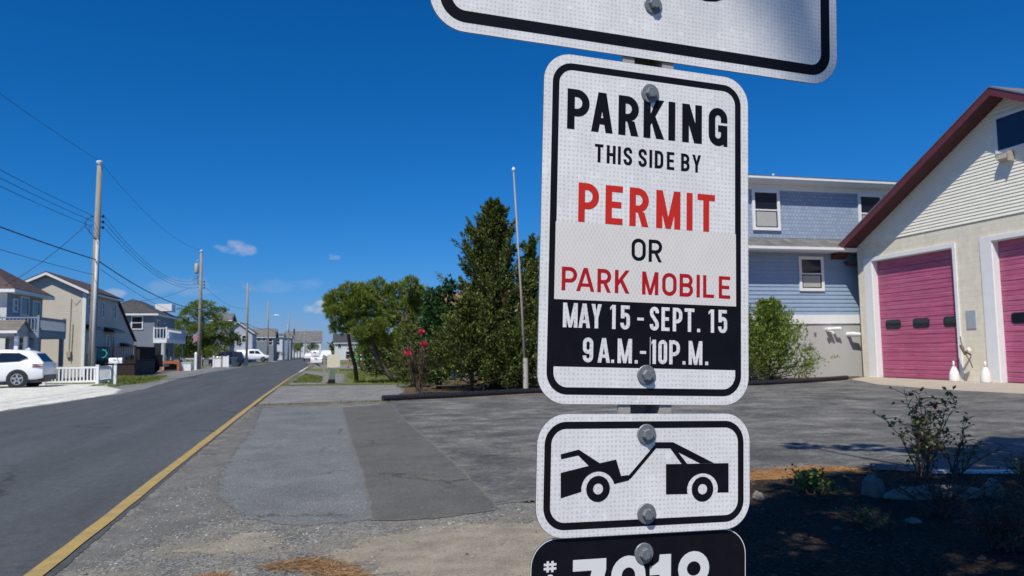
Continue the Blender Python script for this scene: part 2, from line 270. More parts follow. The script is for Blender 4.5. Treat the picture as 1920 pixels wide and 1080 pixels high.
# ------------------------------------------------------------------ mesh helpers
class MB:
    def __init__(s): s.v = []; s.f = []
    def add(s, vs, fs):
        o = len(s.v); s.v += [tuple(p) for p in vs]; s.f += [tuple(i+o for i in q) for q in fs]; return s
    def box(s, x0, x1, y0, y1, z0, z1):
        return s.add([(x0, y0, z0), (x1, y0, z0), (x1, y1, z0), (x0, y1, z0), (x0, y0, z1), (x1, y0, z1), (x1, y1, z1), (x0, y1, z1)],
                     [(0, 3, 2, 1), (4, 5, 6, 7), (0, 1, 5, 4), (1, 2, 6, 5), (2, 3, 7, 6), (3, 0, 4, 7)])
    def prism(s, poly, a, b, axis='z'):
        # extrude a 2D outline along an axis; outline coords are (x,y) z | (y,z) x | (x,z) y
        n = len(poly); P = {'z': lambda p, h: (p[0], p[1], h), 'x': lambda p, h: (h, p[0], p[1]), 'y': lambda p, h: (p[0], h, p[1])}[axis]
        vs = [P(p, a) for p in poly]+[P(p, b) for p in poly]
        return s.add(vs, [tuple(range(n))[::-1], tuple(range(n, 2*n))]+[(i, (i+1) % n, n+(i+1) % n, n+i) for i in range(n)])
    def tube(s, pts, rad, n=8, cap=True):
        pts = [Vector(p) for p in pts]; rr = rad if isinstance(rad, (list, tuple)) else [rad]*len(pts)
        rings = []; side = None
        for i, p in enumerate(pts):
            d = (pts[min(i+1, len(pts)-1)]-pts[max(i-1, 0)]).normalized()
            if side is None or abs(side.dot(d)) > .95:
                side = d.orthogonal().normalized()
            side = (side-d*side.dot(d)).normalized(); w = d.cross(side)
            rings.append([p+(side*math.cos(2*math.pi*k/n)+w*math.sin(2*math.pi*k/n))*rr[i] for k in range(n)])
        vs = [q for g in rings for q in g]; fs = []
        for i in range(len(pts)-1):
            for k in range(n): fs.append((i*n+k, i*n+(k+1) % n, (i+1)*n+(k+1) % n, (i+1)*n+k))
        if cap: fs += [tuple(range(n))[::-1], tuple(range((len(pts)-1)*n, len(pts)*n))]
        return s.add(vs, fs)
    def slab(s, quad, th):
        a, b, c, d = [Vector(q) for q in quad]; n = (b-a).cross(d-a).normalized()*th
        q = [a, b, c, d]; vs = q+[p-n for p in q]
        return s.add(vs, [(0, 1, 2, 3), (7, 6, 5, 4), (0, 4, 5, 1), (1, 5, 6, 2), (2, 6, 7, 3), (3, 7, 4, 0)])
    def build(s, name, mat, parent=None, smooth=False, loc=None):
        me = bpy.data.meshes.new(name); me.from_pydata(s.v, [], s.f); me.update()
        if smooth:
            me.polygons.foreach_set('use_smooth', [True]*len(me.polygons))
        o = bpy.data.objects.new(name, me); C.objects.link(o)
        me.materials.append(MT[mat] if isinstance(mat, str) else mat)
        if parent: o.parent = parent
        if loc: o.location = loc
        return o
def tag(o, label=None, cat=None, group=None, kind=None):
    if label: o['label'] = label
    if cat: o['category'] = cat
    if group: o['group'] = group
    if kind: o['kind'] = kind
    return o
def thing(name, label, cat, loc=(0, 0, 0), rz=0, group=None):
    o = bpy.data.objects.new(name, None); C.objects.link(o); o.location = loc; o.rotation_euler = (0, 0, rz); o.empty_display_size = .1
    return tag(o, label, cat, group)
def copy_tree(o, parent=None):
    c = o.copy(); C.objects.link(c); c.parent = parent
    for ch in list(o.children): copy_tree(ch, c)
    return c
def quads_obj(name, P, mat, parent=None, faces_per=1):
    """P: (N,4,3) array of quads -> one mesh"""
    N = len(P); me = bpy.data.meshes.new(name); me.vertices.add(N*4); me.vertices.foreach_set('co', P.reshape(-1).astype('f'))
    me.loops.add(N*4); me.loops.foreach_set('vertex_index', np.arange(N*4, dtype='i'))
    me.polygons.add(N); me.polygons.foreach_set('loop_start', np.arange(0, N*4, 4, dtype='i')); me.polygons.foreach_set('loop_total', np.full(N, 4, 'i'))
    me.update(calc_edges=True); me.validate(); me.materials.append(MT[mat])
    o = bpy.data.objects.new(name, me); C.objects.link(o)
    if parent: o.parent = parent
    return o
def unit(a): return a/np.maximum(np.linalg.norm(a, axis=-1, keepdims=True), 1e-9)
def leaves(cen, L, w, dirs=None, spread=1.0):
    """leaf-shaped quads at cen; dirs = preferred growing direction"""
    N = len(cen); d = unit(rng.normal(size=(N, 3)))
    if dirs is not None: d = unit(dirs+d*spread)
    sd = unit(np.cross(d, unit(rng.normal(size=(N, 3)))))
    Ls = (L*rng.uniform(.6, 1.3, (N, 1))); ws = w*rng.uniform(.7, 1.3, (N, 1))
    nn = np.cross(d, sd)
    return np.stack([cen, cen+d*Ls*.5+sd*ws*.5, cen+d*Ls+nn*Ls*.12, cen+d*Ls*.5-sd*ws*.5], 1)
def sheet(name, pts, z, mat, kind='structure', jag=0, step=.5, label=None):
    """flat ground sheet with an outline that can be roughened"""
    P = []; ph0 = len(pts)*1.7+pts[0][0]
    n = len(pts)
    for i in range(n):
        a = Vector((*pts[i], 0)); b = Vector((*pts[(i+1) % n], 0)); L = (b-a).length
        k = max(1, int(L/step)) if jag else 1; nr = Vector((-(b-a).y, (b-a).x, 0)).normalized()
        for j in range(k):
            q = a.lerp(b, j/k)
            if jag and not (j == 0 and L > 60):
                w_ = (math.sin(q.x*1.9+q.y*1.3+ph0)+math.sin(q.x*4.1-q.y*5.3+ph0*2)*.7+math.sin(q.x*11+q.y*9+ph0)*.35)/1.6
                q = q+nr*(w_*jag*.8+random.uniform(-jag, jag)*.25)
            P.append((q.x, q.y, 0))
    bm = bmesh.new(); vs = [bm.verts.new(p) for p in P]; fc = bm.faces.new(vs); bmesh.ops.triangulate(bm, faces=[fc])
    me = bpy.data.meshes.new(name); bm.to_mesh(me); bm.free()
    if me.polygons[0].normal.z < 0: me.flip_normals()
    o = bpy.data.objects.new(name, me); C.objects.link(o); o.location = (0, 0, z); me.materials.append(MT[mat]); o['kind'] = kind
    if label: o['label'] = label
    return o

def frayed(base, width, edge_col):
    """copy of a paving material whose sheet crumbles away along its outline (attribute 'edge' = metres inside the outline)"""
    key = base+'_frayed'+str(width)+str(edge_col)
    if key in MT: return key
    m = MT[base].copy(); n, l = m.node_tree.nodes, m.node_tree.links; at = n.new('ShaderNodeAttribute'); at.attribute_name = 'edge'
    tcn = n.new('ShaderNodeTexCoord'); parts = []
    for sc, am in ((3.5, 1.3), (17, .8), (70, .6)):
        nz = n.new('ShaderNodeTexNoise'); nz.inputs['Scale'].default_value = sc; nz.inputs['Detail'].default_value = 5; l.new(tcn.outputs['Object'], nz.inputs['Vector'])
        parts.append(mth('MULTIPLY', mth('SUBTRACT', nz.outputs[0], .5, tree=n, links=l), am*width*2, tree=n, links=l))
    e = at.outputs['Fac']
    for p in parts: e = mth('ADD', e, p, tree=n, links=l)
    al = mth('GREATER_THAN', e, 0., tree=n, links=l)
    if edge_col:
        k = mth('SUBTRACT', 1., mth('MULTIPLY', e, 1/(width*.9), True, n, l), tree=n, links=l); mx_ = n.new('ShaderNodeMixRGB'); mx_.inputs[2].default_value = (*edge_col, 1)
        b = n['Principled BSDF']; src = b.inputs['Base Color'].links[0].from_socket; l.new(mth('MULTIPLY', k, .8, tree=n, links=l), mx_.inputs[0]); l.new(src, mx_.inputs[1]); l.new(mx_.outputs[0], b.inputs['Base Color'])
    l.new(al, n['Principled BSDF'].inputs['Alpha']); MT[key] = m; return key
def soft_sheet(name, poly, z, mat, width=.08, cell=.12, edge_col=None):
    P = np.array(poly, float); x0, y0 = P.min(0)-width*2; x1, y1 = P.max(0)+width*2
    nx, ny = int((x1-x0)/cell)+2, int((y1-y0)/cell)+2; X, Y = np.meshgrid(x0+np.arange(nx)*cell, y0+np.arange(ny)*cell, indexing='ij')
    D = np.full(X.shape, 1e9); ins = np.zeros(X.shape, bool)
    for i in range(len(P)):
        a, b = P[i], P[(i+1) % len(P)]; ab = b-a; t_ = np.clip(((X-a[0])*ab[0]+(Y-a[1])*ab[1])/(ab@ab), 0, 1)
        D = np.minimum(D, np.hypot(X-a[0]-t_*ab[0], Y-a[1]-t_*ab[1]))
        if a[1] != b[1]: ins ^= ((a[1] > Y) != (b[1] > Y)) & (X < ab[0]*(Y-a[1])/ab[1]+a[0])
    D = np.where(ins, D, -D); keep = np.maximum.reduce([D[:-1, :-1], D[1:, :-1], D[1:, 1:], D[:-1, 1:]]) > -width*2.2
    ii, jj = np.nonzero(keep); idx = lambda i, j: i*ny+j
    F = np.stack([idx(ii, jj), idx(ii+1, jj), idx(ii+1, jj+1), idx(ii, jj+1)], 1); used, inv = np.unique(F, return_inverse=True); F = inv.reshape(F.shape)
    V = np.stack([X.ravel()[used], Y.ravel()[used], np.zeros(len(used))], 1)
    me = bpy.data.meshes.new(name); me.from_pydata(V.tolist(), [], F.tolist()); at = me.attributes.new('edge', 'FLOAT', 'POINT'); at.data.foreach_set('value', D.ravel()[used].astype('f'))
    me.materials.append(MT[frayed(mat, width, edge_col)]); o = bpy.data.objects.new(name, me); C.objects.link(o); o.location = (0, 0, z); o['kind'] = 'structure'; return o

# ------------------------------------------------------------------ ground
sheet('ground', [(-900, -60), (900, -60), (900, 1500), (-900, 1500)], -.02, 'base_ground')
road = [(-1.63, -12), (-1.63, 5.3), (-1.72, 11.7), (-1.85, 25), (-1.88, 42), (-1.7, 80), (-1.6, 285), (-8.9, 285), (-8.75, 200), (-8.75, 120), (-8.8, 65), (-8.55, 50), (-7.25, 34), (-7.2, 30), (-7.6, 25), (-8.0, 21), (-8.1, -12)]
soft_sheet('road', road[:9]+road[9:], 0, 'road', .03, .5)
sheet('cross_road', [(-60, 285.01), (40, 285.01), (40, 291), (-60, 291)], 0, 'road')
def ribbon(name, pts, w, z, mat, **k):
    L = [(x-w/2, y) for x, y in pts]; Rr = [(x+w/2, y) for x, y in pts][::-1]; return sheet(name, L+Rr, z, mat, **k)
ribbon('yellow_edge_line', [(-1.75, -5), (-1.745, 5.3), (-1.755, 7.0), (-1.785, 9.0), (-1.81, 11.7), (-1.92, 25), (-1.94, 42), (-1.86, 58)], .12, .008, 'yellow_paint', jag=.006, step=.35)
ribbon('white_edge_line', [(-1.855, 58.02), (-1.76, 78)], .16, .008, 'white_paint_line')
ribbon('yellow_edge_line', [(-1.755, 78.02), (-1.66, 190)], .16, .008, 'yellow_paint')
# right shoulder, near to far
sheet('gravel_shoulder', [(-2.0, -3), (2.2, -3), (3.0, 3.2), (2.6, 5.2), (2.2, 6.1), (1.7, 6.6), (1.6, 20.6), (-2.2, 20.6), (-2.0, 5.3)], -.005, 'gravel')
soft_sheet('sand_patch', [(-1.6, 5.2), (-1.2, 6.2), (-.7, 6.9), (-1.0, 8.5), (-1.2, 12), (-1.3, 16), (-1.6, 20), (-1.62, 10)], -.004, 'grit', .4, .1)
soft_sheet('asphalt_patch', [(-1.55, 20.0), (-1.28, 15), (-1.22, 11.5), (-1.15, 9.2), (-.98, 7.7), (-.62, 6.65), (-.2, 6.25), (.45, 6.3), (.5, 8.25), (.5, 12.4), (.5, 19.2)], -.0015, 'patch_light', .09, .1)
soft_sheet('asphalt_strip', [(.41, 19.2), (1.7, 20.1), (1.55, 14.9), (1.55, 10), (1.5, 7.1), (1.46, 6.35), (.85, 6.15), (.36, 6.25), (.4, 8.3), (.38, 12.4)], .0015, 'patch_dark', .035, .08, (.2, .185, .16))
soft_sheet('parking_lot', [(1.9, 21.2), (6.2, 22.6), (11, 23.2), (16.6, 24.3), (20.2, 25.9), (22.5, 26), (22.5, 6.3), (13, 3.6), (7.4, 6.2), (5.6, 7.15), (4.2, 7.2), (3.0, 6.9), (1.3, 6.5), (1.3, 19.9)], .0, 'lot', .06, .2, (.17, .16, .145))
soft_sheet('sand_patch', [(.0, 5.3), (.35, 5.75), (1.0, 5.95), (1.7, 5.75), (2.1, 5.1), (2.2, 4.2), (1.6, 3.6), (.9, 4.0), (.4, 4.7)], -.003, 'sand', .25, .06)
soft_sheet('sand_patch', [(-1.0, 5.75), (-.6, 6.12), (-.3, 6.05), (-.35, 5.65), (-.7, 5.45)], -.0033, 'sand', .2, .06)
soft_sheet('gravel_drive', [(-1.78, 21.2), (1.9, 21.7), (2.6, 24), (2.9, 31.6), (-1.85, 33.3)], -.0042, 'gravel_drive', .15, .2)
soft_sheet('dirt_verge', [(-1.7, 20.0), (1.6, 20.6), (1.75, 21.4), (-1.75, 21.7)], -.0008, 'grit', .2, .1)
soft_sheet('grass_verge', [(-1.7, 34), (3.4, 32.6), (6, 40), (6.5, 50), (16, 60), (12, 100), (2, 120), (-1.5, 75)], -.006, 'grass', .5, .6)
soft_sheet('gravel_verge', [(-1.6, 34.5), (.9, 34.8), (1.2, 50), (-.2, 57), (-1.6, 62)], -.002, 'gravel_drive', .4, .3)
soft_sheet('gravel_verge', [(-1.3, 70), (3, 66), (7, 74), (3, 90), (-1.3, 95)], -.002, 'gravel_drive', .5, .4)
sheet('planting_bed', [(1.9, 21.6), (6.2, 22.8), (11, 23.4), (16.6, 24.5), (20.2, 26.1), (22.6, 28.0), (23, 28.7), (9, 60), (3.6, 33), (2.6, 26)], -.0018, 'leaf_litter', jag=.08)
soft_sheet('dirt_edge', [(1.85, 21.15), (6.2, 22.3), (10, 22.95), (10, 23.5), (6.2, 22.95), (1.85, 21.6)], .004, 'red_dirt', .12, .12)
sheet('apron', [(22.58, 27.6), (20.6, 26.1), (18.4, 22), (17.8, 18.5), (18.0, 16.0), (18.0, 10), (22.58, 10)], .006, 'concrete', jag=.03)
# left side
sheet('gravel_verge', [(-8.12, -10), (-8.02, 21), (-7.65, 25), (-7.25, 30), (-7.3, 34), (-8.6, 50), (-8.85, 65), (-8.8, 120), (-8.8, 200), (-13, 200), (-12.4, 66), (-10.4, 50), (-9.2, 38), (-14, 34), (-15, -10)], -.009, 'gravel_drive', jag=.08, step=.6)
soft_sheet('shell_driveway', [(-8.25, 20.5), (-7.75, 25.3), (-7.42, 30), (-8.2, 34), (-9.6, 37.6), (-10.7, 42), (-15.8, 43), (-26, 43), (-26, 20)], .003, 'shell', .25, .3)
sheet('lawn', [(-10.7, 37.6), (-9.6, 37.9), (-8.75, 40.5), (-8.9, 45), (-10.2, 55.5), (-16, 60), (-15.8, 43), (-10.9, 42)], -.003, 'grass', jag=.09, step=.4)
sheet('gravel_drive', [(-9.9, 57), (-9.2, 66), (-9.1, 100), (-24, 100), (-24, 60), (-16, 60.5)], -.005, 'gravel_drive', jag=.1, step=1)
sheet('lawn', [(-9.1, 101), (-8.95, 140), (-10.6, 140), (-11, 101)], -.003, 'grass', jag=.2, step=1)
# garden bed in front of the lot
bed = [(2.1, -2), (2.15, 3.3), (2.2, 5.0), (2.6, 6.0), (3.2, 6.8), (4.2, 7.15), (5.5, 7.05), (7.2, 6.35), (12, 4.6), (12, -2)]
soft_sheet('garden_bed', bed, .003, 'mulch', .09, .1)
soft_sheet('straw_patch', [(3.9, 6.9), (4.5, 7.35), (5.2, 7.45), (5.85, 7.1), (5.6, 6.85), (4.6, 6.85)], .006, 'straw', .1, .05)

def in_poly(x, y, poly):
    c = False; n = len(poly)
    for i in range(n):
        (x1, y1), (x2, y2) = poly[i], poly[(i+1) % n]
        if (y1 > y) != (y2 > y) and x < (x2-x1)*(y-y1)/(y2-y1)+x1: c = not c
    return c
def scatter(poly, n):
    xs = [p[0] for p in poly]; ys = [p[1] for p in poly]; o = []
    while len(o) < n:
        x, y = random.uniform(min(xs), max(xs)), random.uniform(min(ys), max(ys))
        if in_poly(x, y, poly): o.append((x, y))
    return o
# loose stones
def stones(name, pts, r0, r1, mat, z=0):
    m = MB()
    for x, y in pts:
        r = random.uniform(r0, r1)*(1+random.random()**6*1.4); a = random.random()*6.28; v = []
        for k in range(4): rr = r*random.uniform(.7, 1.2); v.append((x+rr*math.cos(a+k*1.57), y+rr*math.sin(a+k*1.57), z+random.uniform(-.1, .25)*r))
        v.append((x+random.uniform(-.3, .3)*r, y+random.uniform(-.3, .3)*r, z+r*random.uniform(.4, .8)))
        m.add(v, [(0, 1, 4), (1, 2, 4), (2, 3, 4), (3, 0, 4)])
    return m
gp = [p for p in scatter([(-1.5, 4.5), (2.6, 3.6), (2.5, 6.4), (1.5, 6.7), (-1.0, 7.6), (-1.2, 9.5), (-1.52, 9.5)], 9000)
      if not in_poly(*p, [(-.95, 7.8), (-.6, 6.5), (-.2, 6.15), (.9, 6.0), (1.6, 6.3), (1.6, 9), (-1, 9)]) and (not in_poly(*p, [(.1, 5.2), (.5, 5.7), (1.6, 5.7), (2.1, 5.0), (1.8, 3.6), (.7, 4.2)]) or random.random() < .12)]
tag(stones('loose_gravel', gp, .003, .008, 'pebble', -.003).build('loose_gravel', 'pebble'), 'loose grey stones scattered along the road shoulder', kind='stuff')
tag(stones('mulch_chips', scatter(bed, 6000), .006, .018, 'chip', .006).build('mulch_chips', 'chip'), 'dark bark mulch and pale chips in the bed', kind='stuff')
def straw(name, polys, mat, L, label, n, z=.012):
    cen = np.array([(*p, z+random.uniform(0, .02)) for poly in polys for p in scatter(poly, n//len(polys))])
    d = rng.normal(size=(len(cen), 3)); d[:, 2] *= .15
    P = leaves(cen, L, .0035, d*4, .3); return tag(quads_obj(name, P, mat), label, kind='stuff')
straw('pine_straw', [[(3.7, 6.8), (4.4, 7.4), (5.2, 7.5), (5.9, 7.1), (5.6, 6.8), (4.6, 6.75)], [(-.42, 5.05), (-.1, 5.22), (.12, 5.0), (.3, 4.62), (.1, 4.55), (-.12, 4.9)], [(-.9, 4.85), (-.6, 4.95), (-.55, 4.8), (-.85, 4.7)], [(1.7, 5.5), (2.3, 5.8), (2.4, 5.4)]], 'straw_blade', .09, 'rust coloured fallen pine needles in drifts', 5200)
straw('dead_needles', [bed], 'dead_twig', .12, 'dry needles and twigs over the dark bed', 3000, .016)
def blades(name, polys, n, h, label, mat='grass_blade'):
    cen = np.array([(*p, -.01) for poly in polys for p in scatter(poly, n//len(polys))]); d = np.tile((0, 0, 1.), (len(cen), 1))
    return tag(quads_obj(name, leaves(cen, h, h*.28, d, .5), mat), label, kind='stuff')
blades('grass', [[(1.3, 34), (3.3, 32.8), (5, 38), (5, 50), (2, 56), (1.2, 46)], [(-1.5, 36), (-.2, 36), (0, 44), (-1.3, 52)], [(1, 57), (8, 57), (9, 66), (1, 64)]], 12000, .09, 'mown green grass by the right verge')
blades('grass', [[(-10.5, 37.8), (-9.6, 38), (-8.9, 40.5), (-9, 45), (-10.4, 55), (-15.5, 58), (-15.6, 44), (-10.9, 42)]], 9000, .09, 'green lawn strip behind the white mailbox')
blades('weeds', [[(-1.6, 20.7), (1.8, 20.9), (1.8, 21.5), (-1.6, 21.5)]], 900, .05, 'sparse dry weeds at the edge of the gravel drive', 'seed_leaf')

# ------------------------------------------------------------------ signs
def arc(cx, cy, rx, ry, a0, a1, n=10):
    return [(cx+rx*math.cos(R_(a0+(a1-a0)*i/n)), cy+ry*math.sin(R_(a0+(a1-a0)*i/n))) for i in range(n+1)]
def strip(pts, s, closed=False):
    n = len(pts); L, Rr = [], []
    for i in range(n):
        if closed: a, b, c = pts[i-1], pts[i], pts[(i+1) % n]
        else: a, b, c = pts[max(i-1, 0)], pts[i], pts[min(i+1, n-1)]
        d1 = Vector((b[0]-a[0], b[1]-a[1])); d2 = Vector((c[0]-b[0], c[1]-b[1]))
        if d1.length < 1e-9: d1 = d2
        if d2.length < 1e-9: d2 = d1
        d1.normalize(); d2.normalize(); n1 = Vector((-d1.y, d1.x)); n2 = Vector((-d2.y, d2.x)); m = (n1+n2)
        m = m.normalized() if m.length > 1e-6 else n1; k = s/2/max(.35, m.dot(n1))
        L.append((b[0]+m.x*k, b[1]+m.y*k)); Rr.append((b[0]-m.x*k, b[1]-m.y*k))
    rngi = range(n if closed else n-1)
    return [[Rr[i], Rr[(i+1) % n], L[(i+1) % n], L[i]] for i in rngi]
def rect(x0, x1, y0, y1): return [(x0, y0), (x1, y0), (x1, y1), (x0, y1)]
def glyph(ch, x0, x1, y0, y1, s):
    h = y1-y0; w = x1-x0; L, Rr, B, T = x0+s/2, x1-s/2, y0+s/2, y1-s/2; cx = (x0+x1)/2; M_ = y0+h*.5; hs_ = s*.92
    O = []
    def bowl(yb, yt, right=Rr):
        rad = min((yt-yb)/2, (right-L)*.62)
        return strip([(x0+s, yt)]+arc(right-rad, yt-rad, rad, rad, 90, 0, 8)+arc(right-rad, yb+rad, rad, rad, 0, -90, 8)+[(x0+s, yb)], s)
    stem = rect(x0, x0+s, y0, y1)
    def diag(xa, xb, ya=y0, yb=y1, t=s): return [(xa, ya), (xa+t, ya), (xb+t, yb), (xb, yb)]
    rx = (Rr-L)/2; ry = min(rx*1.05, h*.25)
    if ch == 'I': O = [rect(cx-s/2, cx+s/2, y0, y1)]
    elif ch == 'T': O = [rect(x0, x1, y1-hs_, y1), rect(cx-s/2, cx+s/2, y0, y1-hs_)]
    elif ch == 'E': O = [stem, rect(x0+s, x1, y1-hs_, y1), rect(x0+s, x1-w*.08, y0+h*.5-hs_*.45, y0+h*.5+hs_*.55), rect(x0+s, x1, y0, y0+hs_)]
    elif ch == 'L': O = [stem, rect(x0+s, x1, y0, y0+hs_)]
    elif ch == 'H': O = [stem, rect(x1-s, x1, y0, y1), rect(x0+s, x1-s, M_-s/2, M_+s/2)]
    elif ch == 'P': O = [stem]+bowl(y0+h*.42, T)
    elif ch == 'R': O = [stem]+bowl(y0+h*.45, T)+[diag(x1-s*1.08, x0+w*.42, y0, y0+h*.45-s*.4, s*1.05)]
    elif ch == 'B': O = [stem]+bowl(B, y0+h*.51)+bowl(y0+h*.51, T, Rr-w*.03)
    elif ch == 'D': O = [stem]+bowl(B, T)
    elif ch in 'O0': O = strip(arc(cx, T-ry, rx, ry, 0, 180, 12)+arc(cx, B+ry, rx, ry, 180, 360, 12), s, True)
    elif ch == 'G': O = strip([(Rr, T-ry-h*.1)]+arc(cx, T-ry, rx, ry, 0, 180, 12)+arc(cx, B+ry, rx, ry, 180, 360, 12)+[(Rr, M_-s*.1)], s)+[rect(cx, x1, M_-s*.65, M_+s*.25)]+[rect(x1-s*.6, x1, y0, y0+h*.3)]
    elif ch == 'C': O = strip([(Rr, T-ry-h*.1)]+arc(cx, T-ry, rx, ry, 0, 180, 12)+arc(cx, B+ry, rx, ry, 180, 360, 12)+[(Rr, B+ry+h*.1)], s)
    elif ch == 'S':
        a, b = (L, T-ry-h*.02), (Rr, B+ry+h*.02); bz = []
        for i in range(1, 10):
            q = i/10; k = h*.2; P0, P1, P2, P3 = a, (a[0], a[1]-k), (b[0], b[1]+k), b
            bz.append(tuple((1-q)**3*P0[j]+3*(1-q)**2*q*P1[j]+3*(1-q)*q*q*P2[j]+q**3*P3[j] for j in (0, 1)))
        O = strip([(Rr, T-ry-h*.05)]+arc(cx, T-ry, rx, ry, 0, 180, 12)+[a]+bz+[b]+arc(cx, B+ry, rx, ry, 0, -180, 12)+[(L, B+ry+h*.05)], s)
    elif ch == '5': O = [rect(x0+w*.04, x1-w*.04, y1-hs_, y1), rect(x0+w*.04, x0+w*.04+s, y0+h*.46, y1-hs_)]+strip([(L+s*.3, y0+h*.5)]+arc(cx, y0+h*.62-ry, rx, ry, 130, 0, 9)+arc(cx, B+ry, rx, ry, 0, -180, 12)+[(L, B+ry+h*.05)], s)
    elif ch == '2': O = strip([(L, T-ry-h*.04)]+arc(cx, T-ry, rx, ry, 180, 0, 12)+[(Rr, T-ry-h*.08), (L, y0+s)], s)+[rect(x0, x1, y0, y0+s)]
    elif ch == '9': O = strip(arc(cx, T-ry, rx, ry, 0, 180, 12)+arc(cx, y0+h*.42+ry, rx, ry, 180, 360, 12), s, True)+strip([(Rr, T-ry), (Rr, B+ry)]+arc(cx, B+ry, rx, ry, 0, -180, 12)[1:]+[(L, B+ry+h*.04)], s)
    elif ch == '8': O = strip(arc(cx, y0+h*.75, rx*.94, h*.25-s/2, 0, 360, 20)[:-1], s, True)+strip(arc(cx, y0+h*.27, rx, h*.27-s/2, 0, 360, 20)[:-1], s, True)
    elif ch == '1': O = [rect(x1-s, x1, y0, y1), [(x0, y1-h*.22), (x1-s, y1-h*.13), (x1-s, y1), (x0+w*.0, y1-h*.1)] if w > s*1.25 else [(x0, y1-h*.15), (x1-s, y1-h*.1), (x1-s, y1), (x0, y1-h*.06)]]
    elif ch == '7': O = [rect(x0, x1, y1-s, y1), [(x0+w*.18, y0), (x0+w*.18+s*1.2, y0), (x1, y1-s), (x1-s*1.4, y1-s)]]
    elif ch == 'A': O = [diag(x0, cx-s*.55), [(x1-s, y0), (x1, y0), (cx+s*.55, y1), (cx-s*.45, y1)], rect(x0+w*.24, x1-w*.24, y0+h*.2, y0+h*.2+s*.85)]
    elif ch == 'M': O = [stem, rect(x1-s, x1, y0, y1), [(cx-s*.42, y0), (cx+s*.42, y0), (x0+s*1.05, y1), (x0, y1)], [(cx-s*.42, y0), (cx+s*.42, y0), (x1, y1), (x1-s*1.05, y1)]]
    elif ch == 'N': O = [stem, rect(x1-s, x1, y0, y1), [(x1-s*1.15, y0), (x1-s*.1, y0), (x0+s*1.1, y1), (x0+s*.05, y1)]]
    elif ch == 'K': O = [stem, [(x0+s, y0+h*.33), (x0+s, y0+h*.33+s*1.5), (x1-s*1.15, y1), (x1, y1)], [(x1-s*1.15, y0), (x1+s*.03, y0), (x0+w*.5+s*.1, y0+h*.62), (x0+w*.34, y0+h*.5)]]
    elif ch == 'Y': O = [rect(cx-s/2, cx+s/2, y0, y0+h*.42), [(cx-s*.5, y0+h*.42), (cx+s*.35, y0+h*.42), (x0+s*1.05, y1), (x0, y1)], [(cx-s*.35, y0+h*.42), (cx+s*.5, y0+h*.42), (x1, y1), (x1-s*1.05, y1)]]
    elif ch == '.': O = [rect(x0, x1, y0, y0+w)]
    elif ch == '-': O = [rect(x0, x1, y0+h*.4, y0+h*.4+s*.75)]
    elif ch == '#': O = [rect(x0+w*.22, x0+w*.22+s, y0, y1), rect(x1-w*.22-s, x1-w*.22, y0, y1), rect(x0, x1, y0+h*.2, y0+h*.2+s), rect(x0, x1, y1-h*.2-s, y1-h*.2)]
    return O
def polys(name, P, z, mat, parent, dz=.012):
    """flat vinyl shapes; millimetres in the sign's own plane; every piece a hair higher than the last"""
    m = MB(); g = z
    for i, p in enumerate(P):
        g = z+(i % 9)*dz; a = sum(p[k][0]*p[(k+1) % len(p)][1]-p[(k+1) % len(p)][0]*p[k][1] for k in range(len(p)))
        q = p if a > 0 else p[::-1]
        m.add([(x/1000, y/1000, g/1000) for x, y in q], [tuple(range(len(q)))])
    return m.build(name, mat, parent)
def rrect(x0, x1, y0, y1, r, n=10):
    return arc(x1-r, y1-r, r, r, 0, 90, n)+arc(x0+r, y1-r, r, r, 90, 180, n)+arc(x0+r, y0+r, r, r, 180, 270, n)+arc(x1-r, y0+r, r, r, 270, 360, n)
def frame_ring(x0, x1, y0, y1, r, w):
    a = rrect(x0, x1, y0, y1, r); b = rrect(x0+w, x1-w, y0+w, y1-w, max(r-w, 2)); n = len(a)
    return [[a[i], a[(i+1) % n], b[(i+1) % n], b[i]] for i in range(n)]
def panel(parent, x0, x1, y0, y1, r, face, th=2.0):
    P = rrect(x0, x1, y0, y1, r, 12); n = len(P)
    m = MB(); m.add([(x/1000, y/1000, -th/1000) for x, y in P]+[(x/1000, y/1000, -.0002) for x, y in P], [tuple(range(n))[::-1]]+[(i, (i+1) % n, n+(i+1) % n, n+i) for i in range(n)])
    m.build('panel', 'aluminium', parent)
    m = MB(); Q = rrect(x0+.3, x1-.3, y0+.3, y1-.3, r, 12); m.add([(x/1000, y/1000, 0) for x, y in Q], [tuple(range(n))]); m.build('sheeting', face, parent)
def bolt(parent, x, y, ang=0):
    m = MB(); n = 28
    def ring(r, z): return [((x+r*math.cos(2*math.pi*i/n))/1000, (y+r*math.sin(2*math.pi*i/n))/1000, z/1000) for i in range(n)]
    rs = [ring(13.2, .1), ring(13.2, 1.6), ring(12.4, 2.3)]
    v = rs[0]+rs[1]+rs[2]; fs = [(k*n+i, k*n+(i+1) % n, (k+1)*n+(i+1) % n, (k+1)*n+i) for k in range(2) for i in range(n)]+[tuple(range(2*n, 3*n))]
    m.add(v, fs); w = m.build('washer', 'galvanised', parent)
    m = MB(); v = []
    for r, z in ((7.6, 2.3), (7.6, 7.0), (6.6, 8.2)):
        v += [((x+r*math.cos(R_(ang+60*i)))/1000, (y+r*math.sin(R_(ang+60*i)))/1000, z/1000) for i in range(6)]
    m.add(v, [(k*6+i, k*6+(i+1) % 6, (k+1)*6+(i+1) % 6, (k+1)*6+i) for k in range(2) for i in range(6)]+[tuple(range(12, 18))])
    m.build('bolt', 'galvanised', parent)
def signroot(name, label, cat, Rm, c):
    o = thing(name, label, cat); Mx = Matrix([list(q) for q in Rm]).to_4x4(); Mx.translation = Vector(c); o.matrix_world = Mx; return o
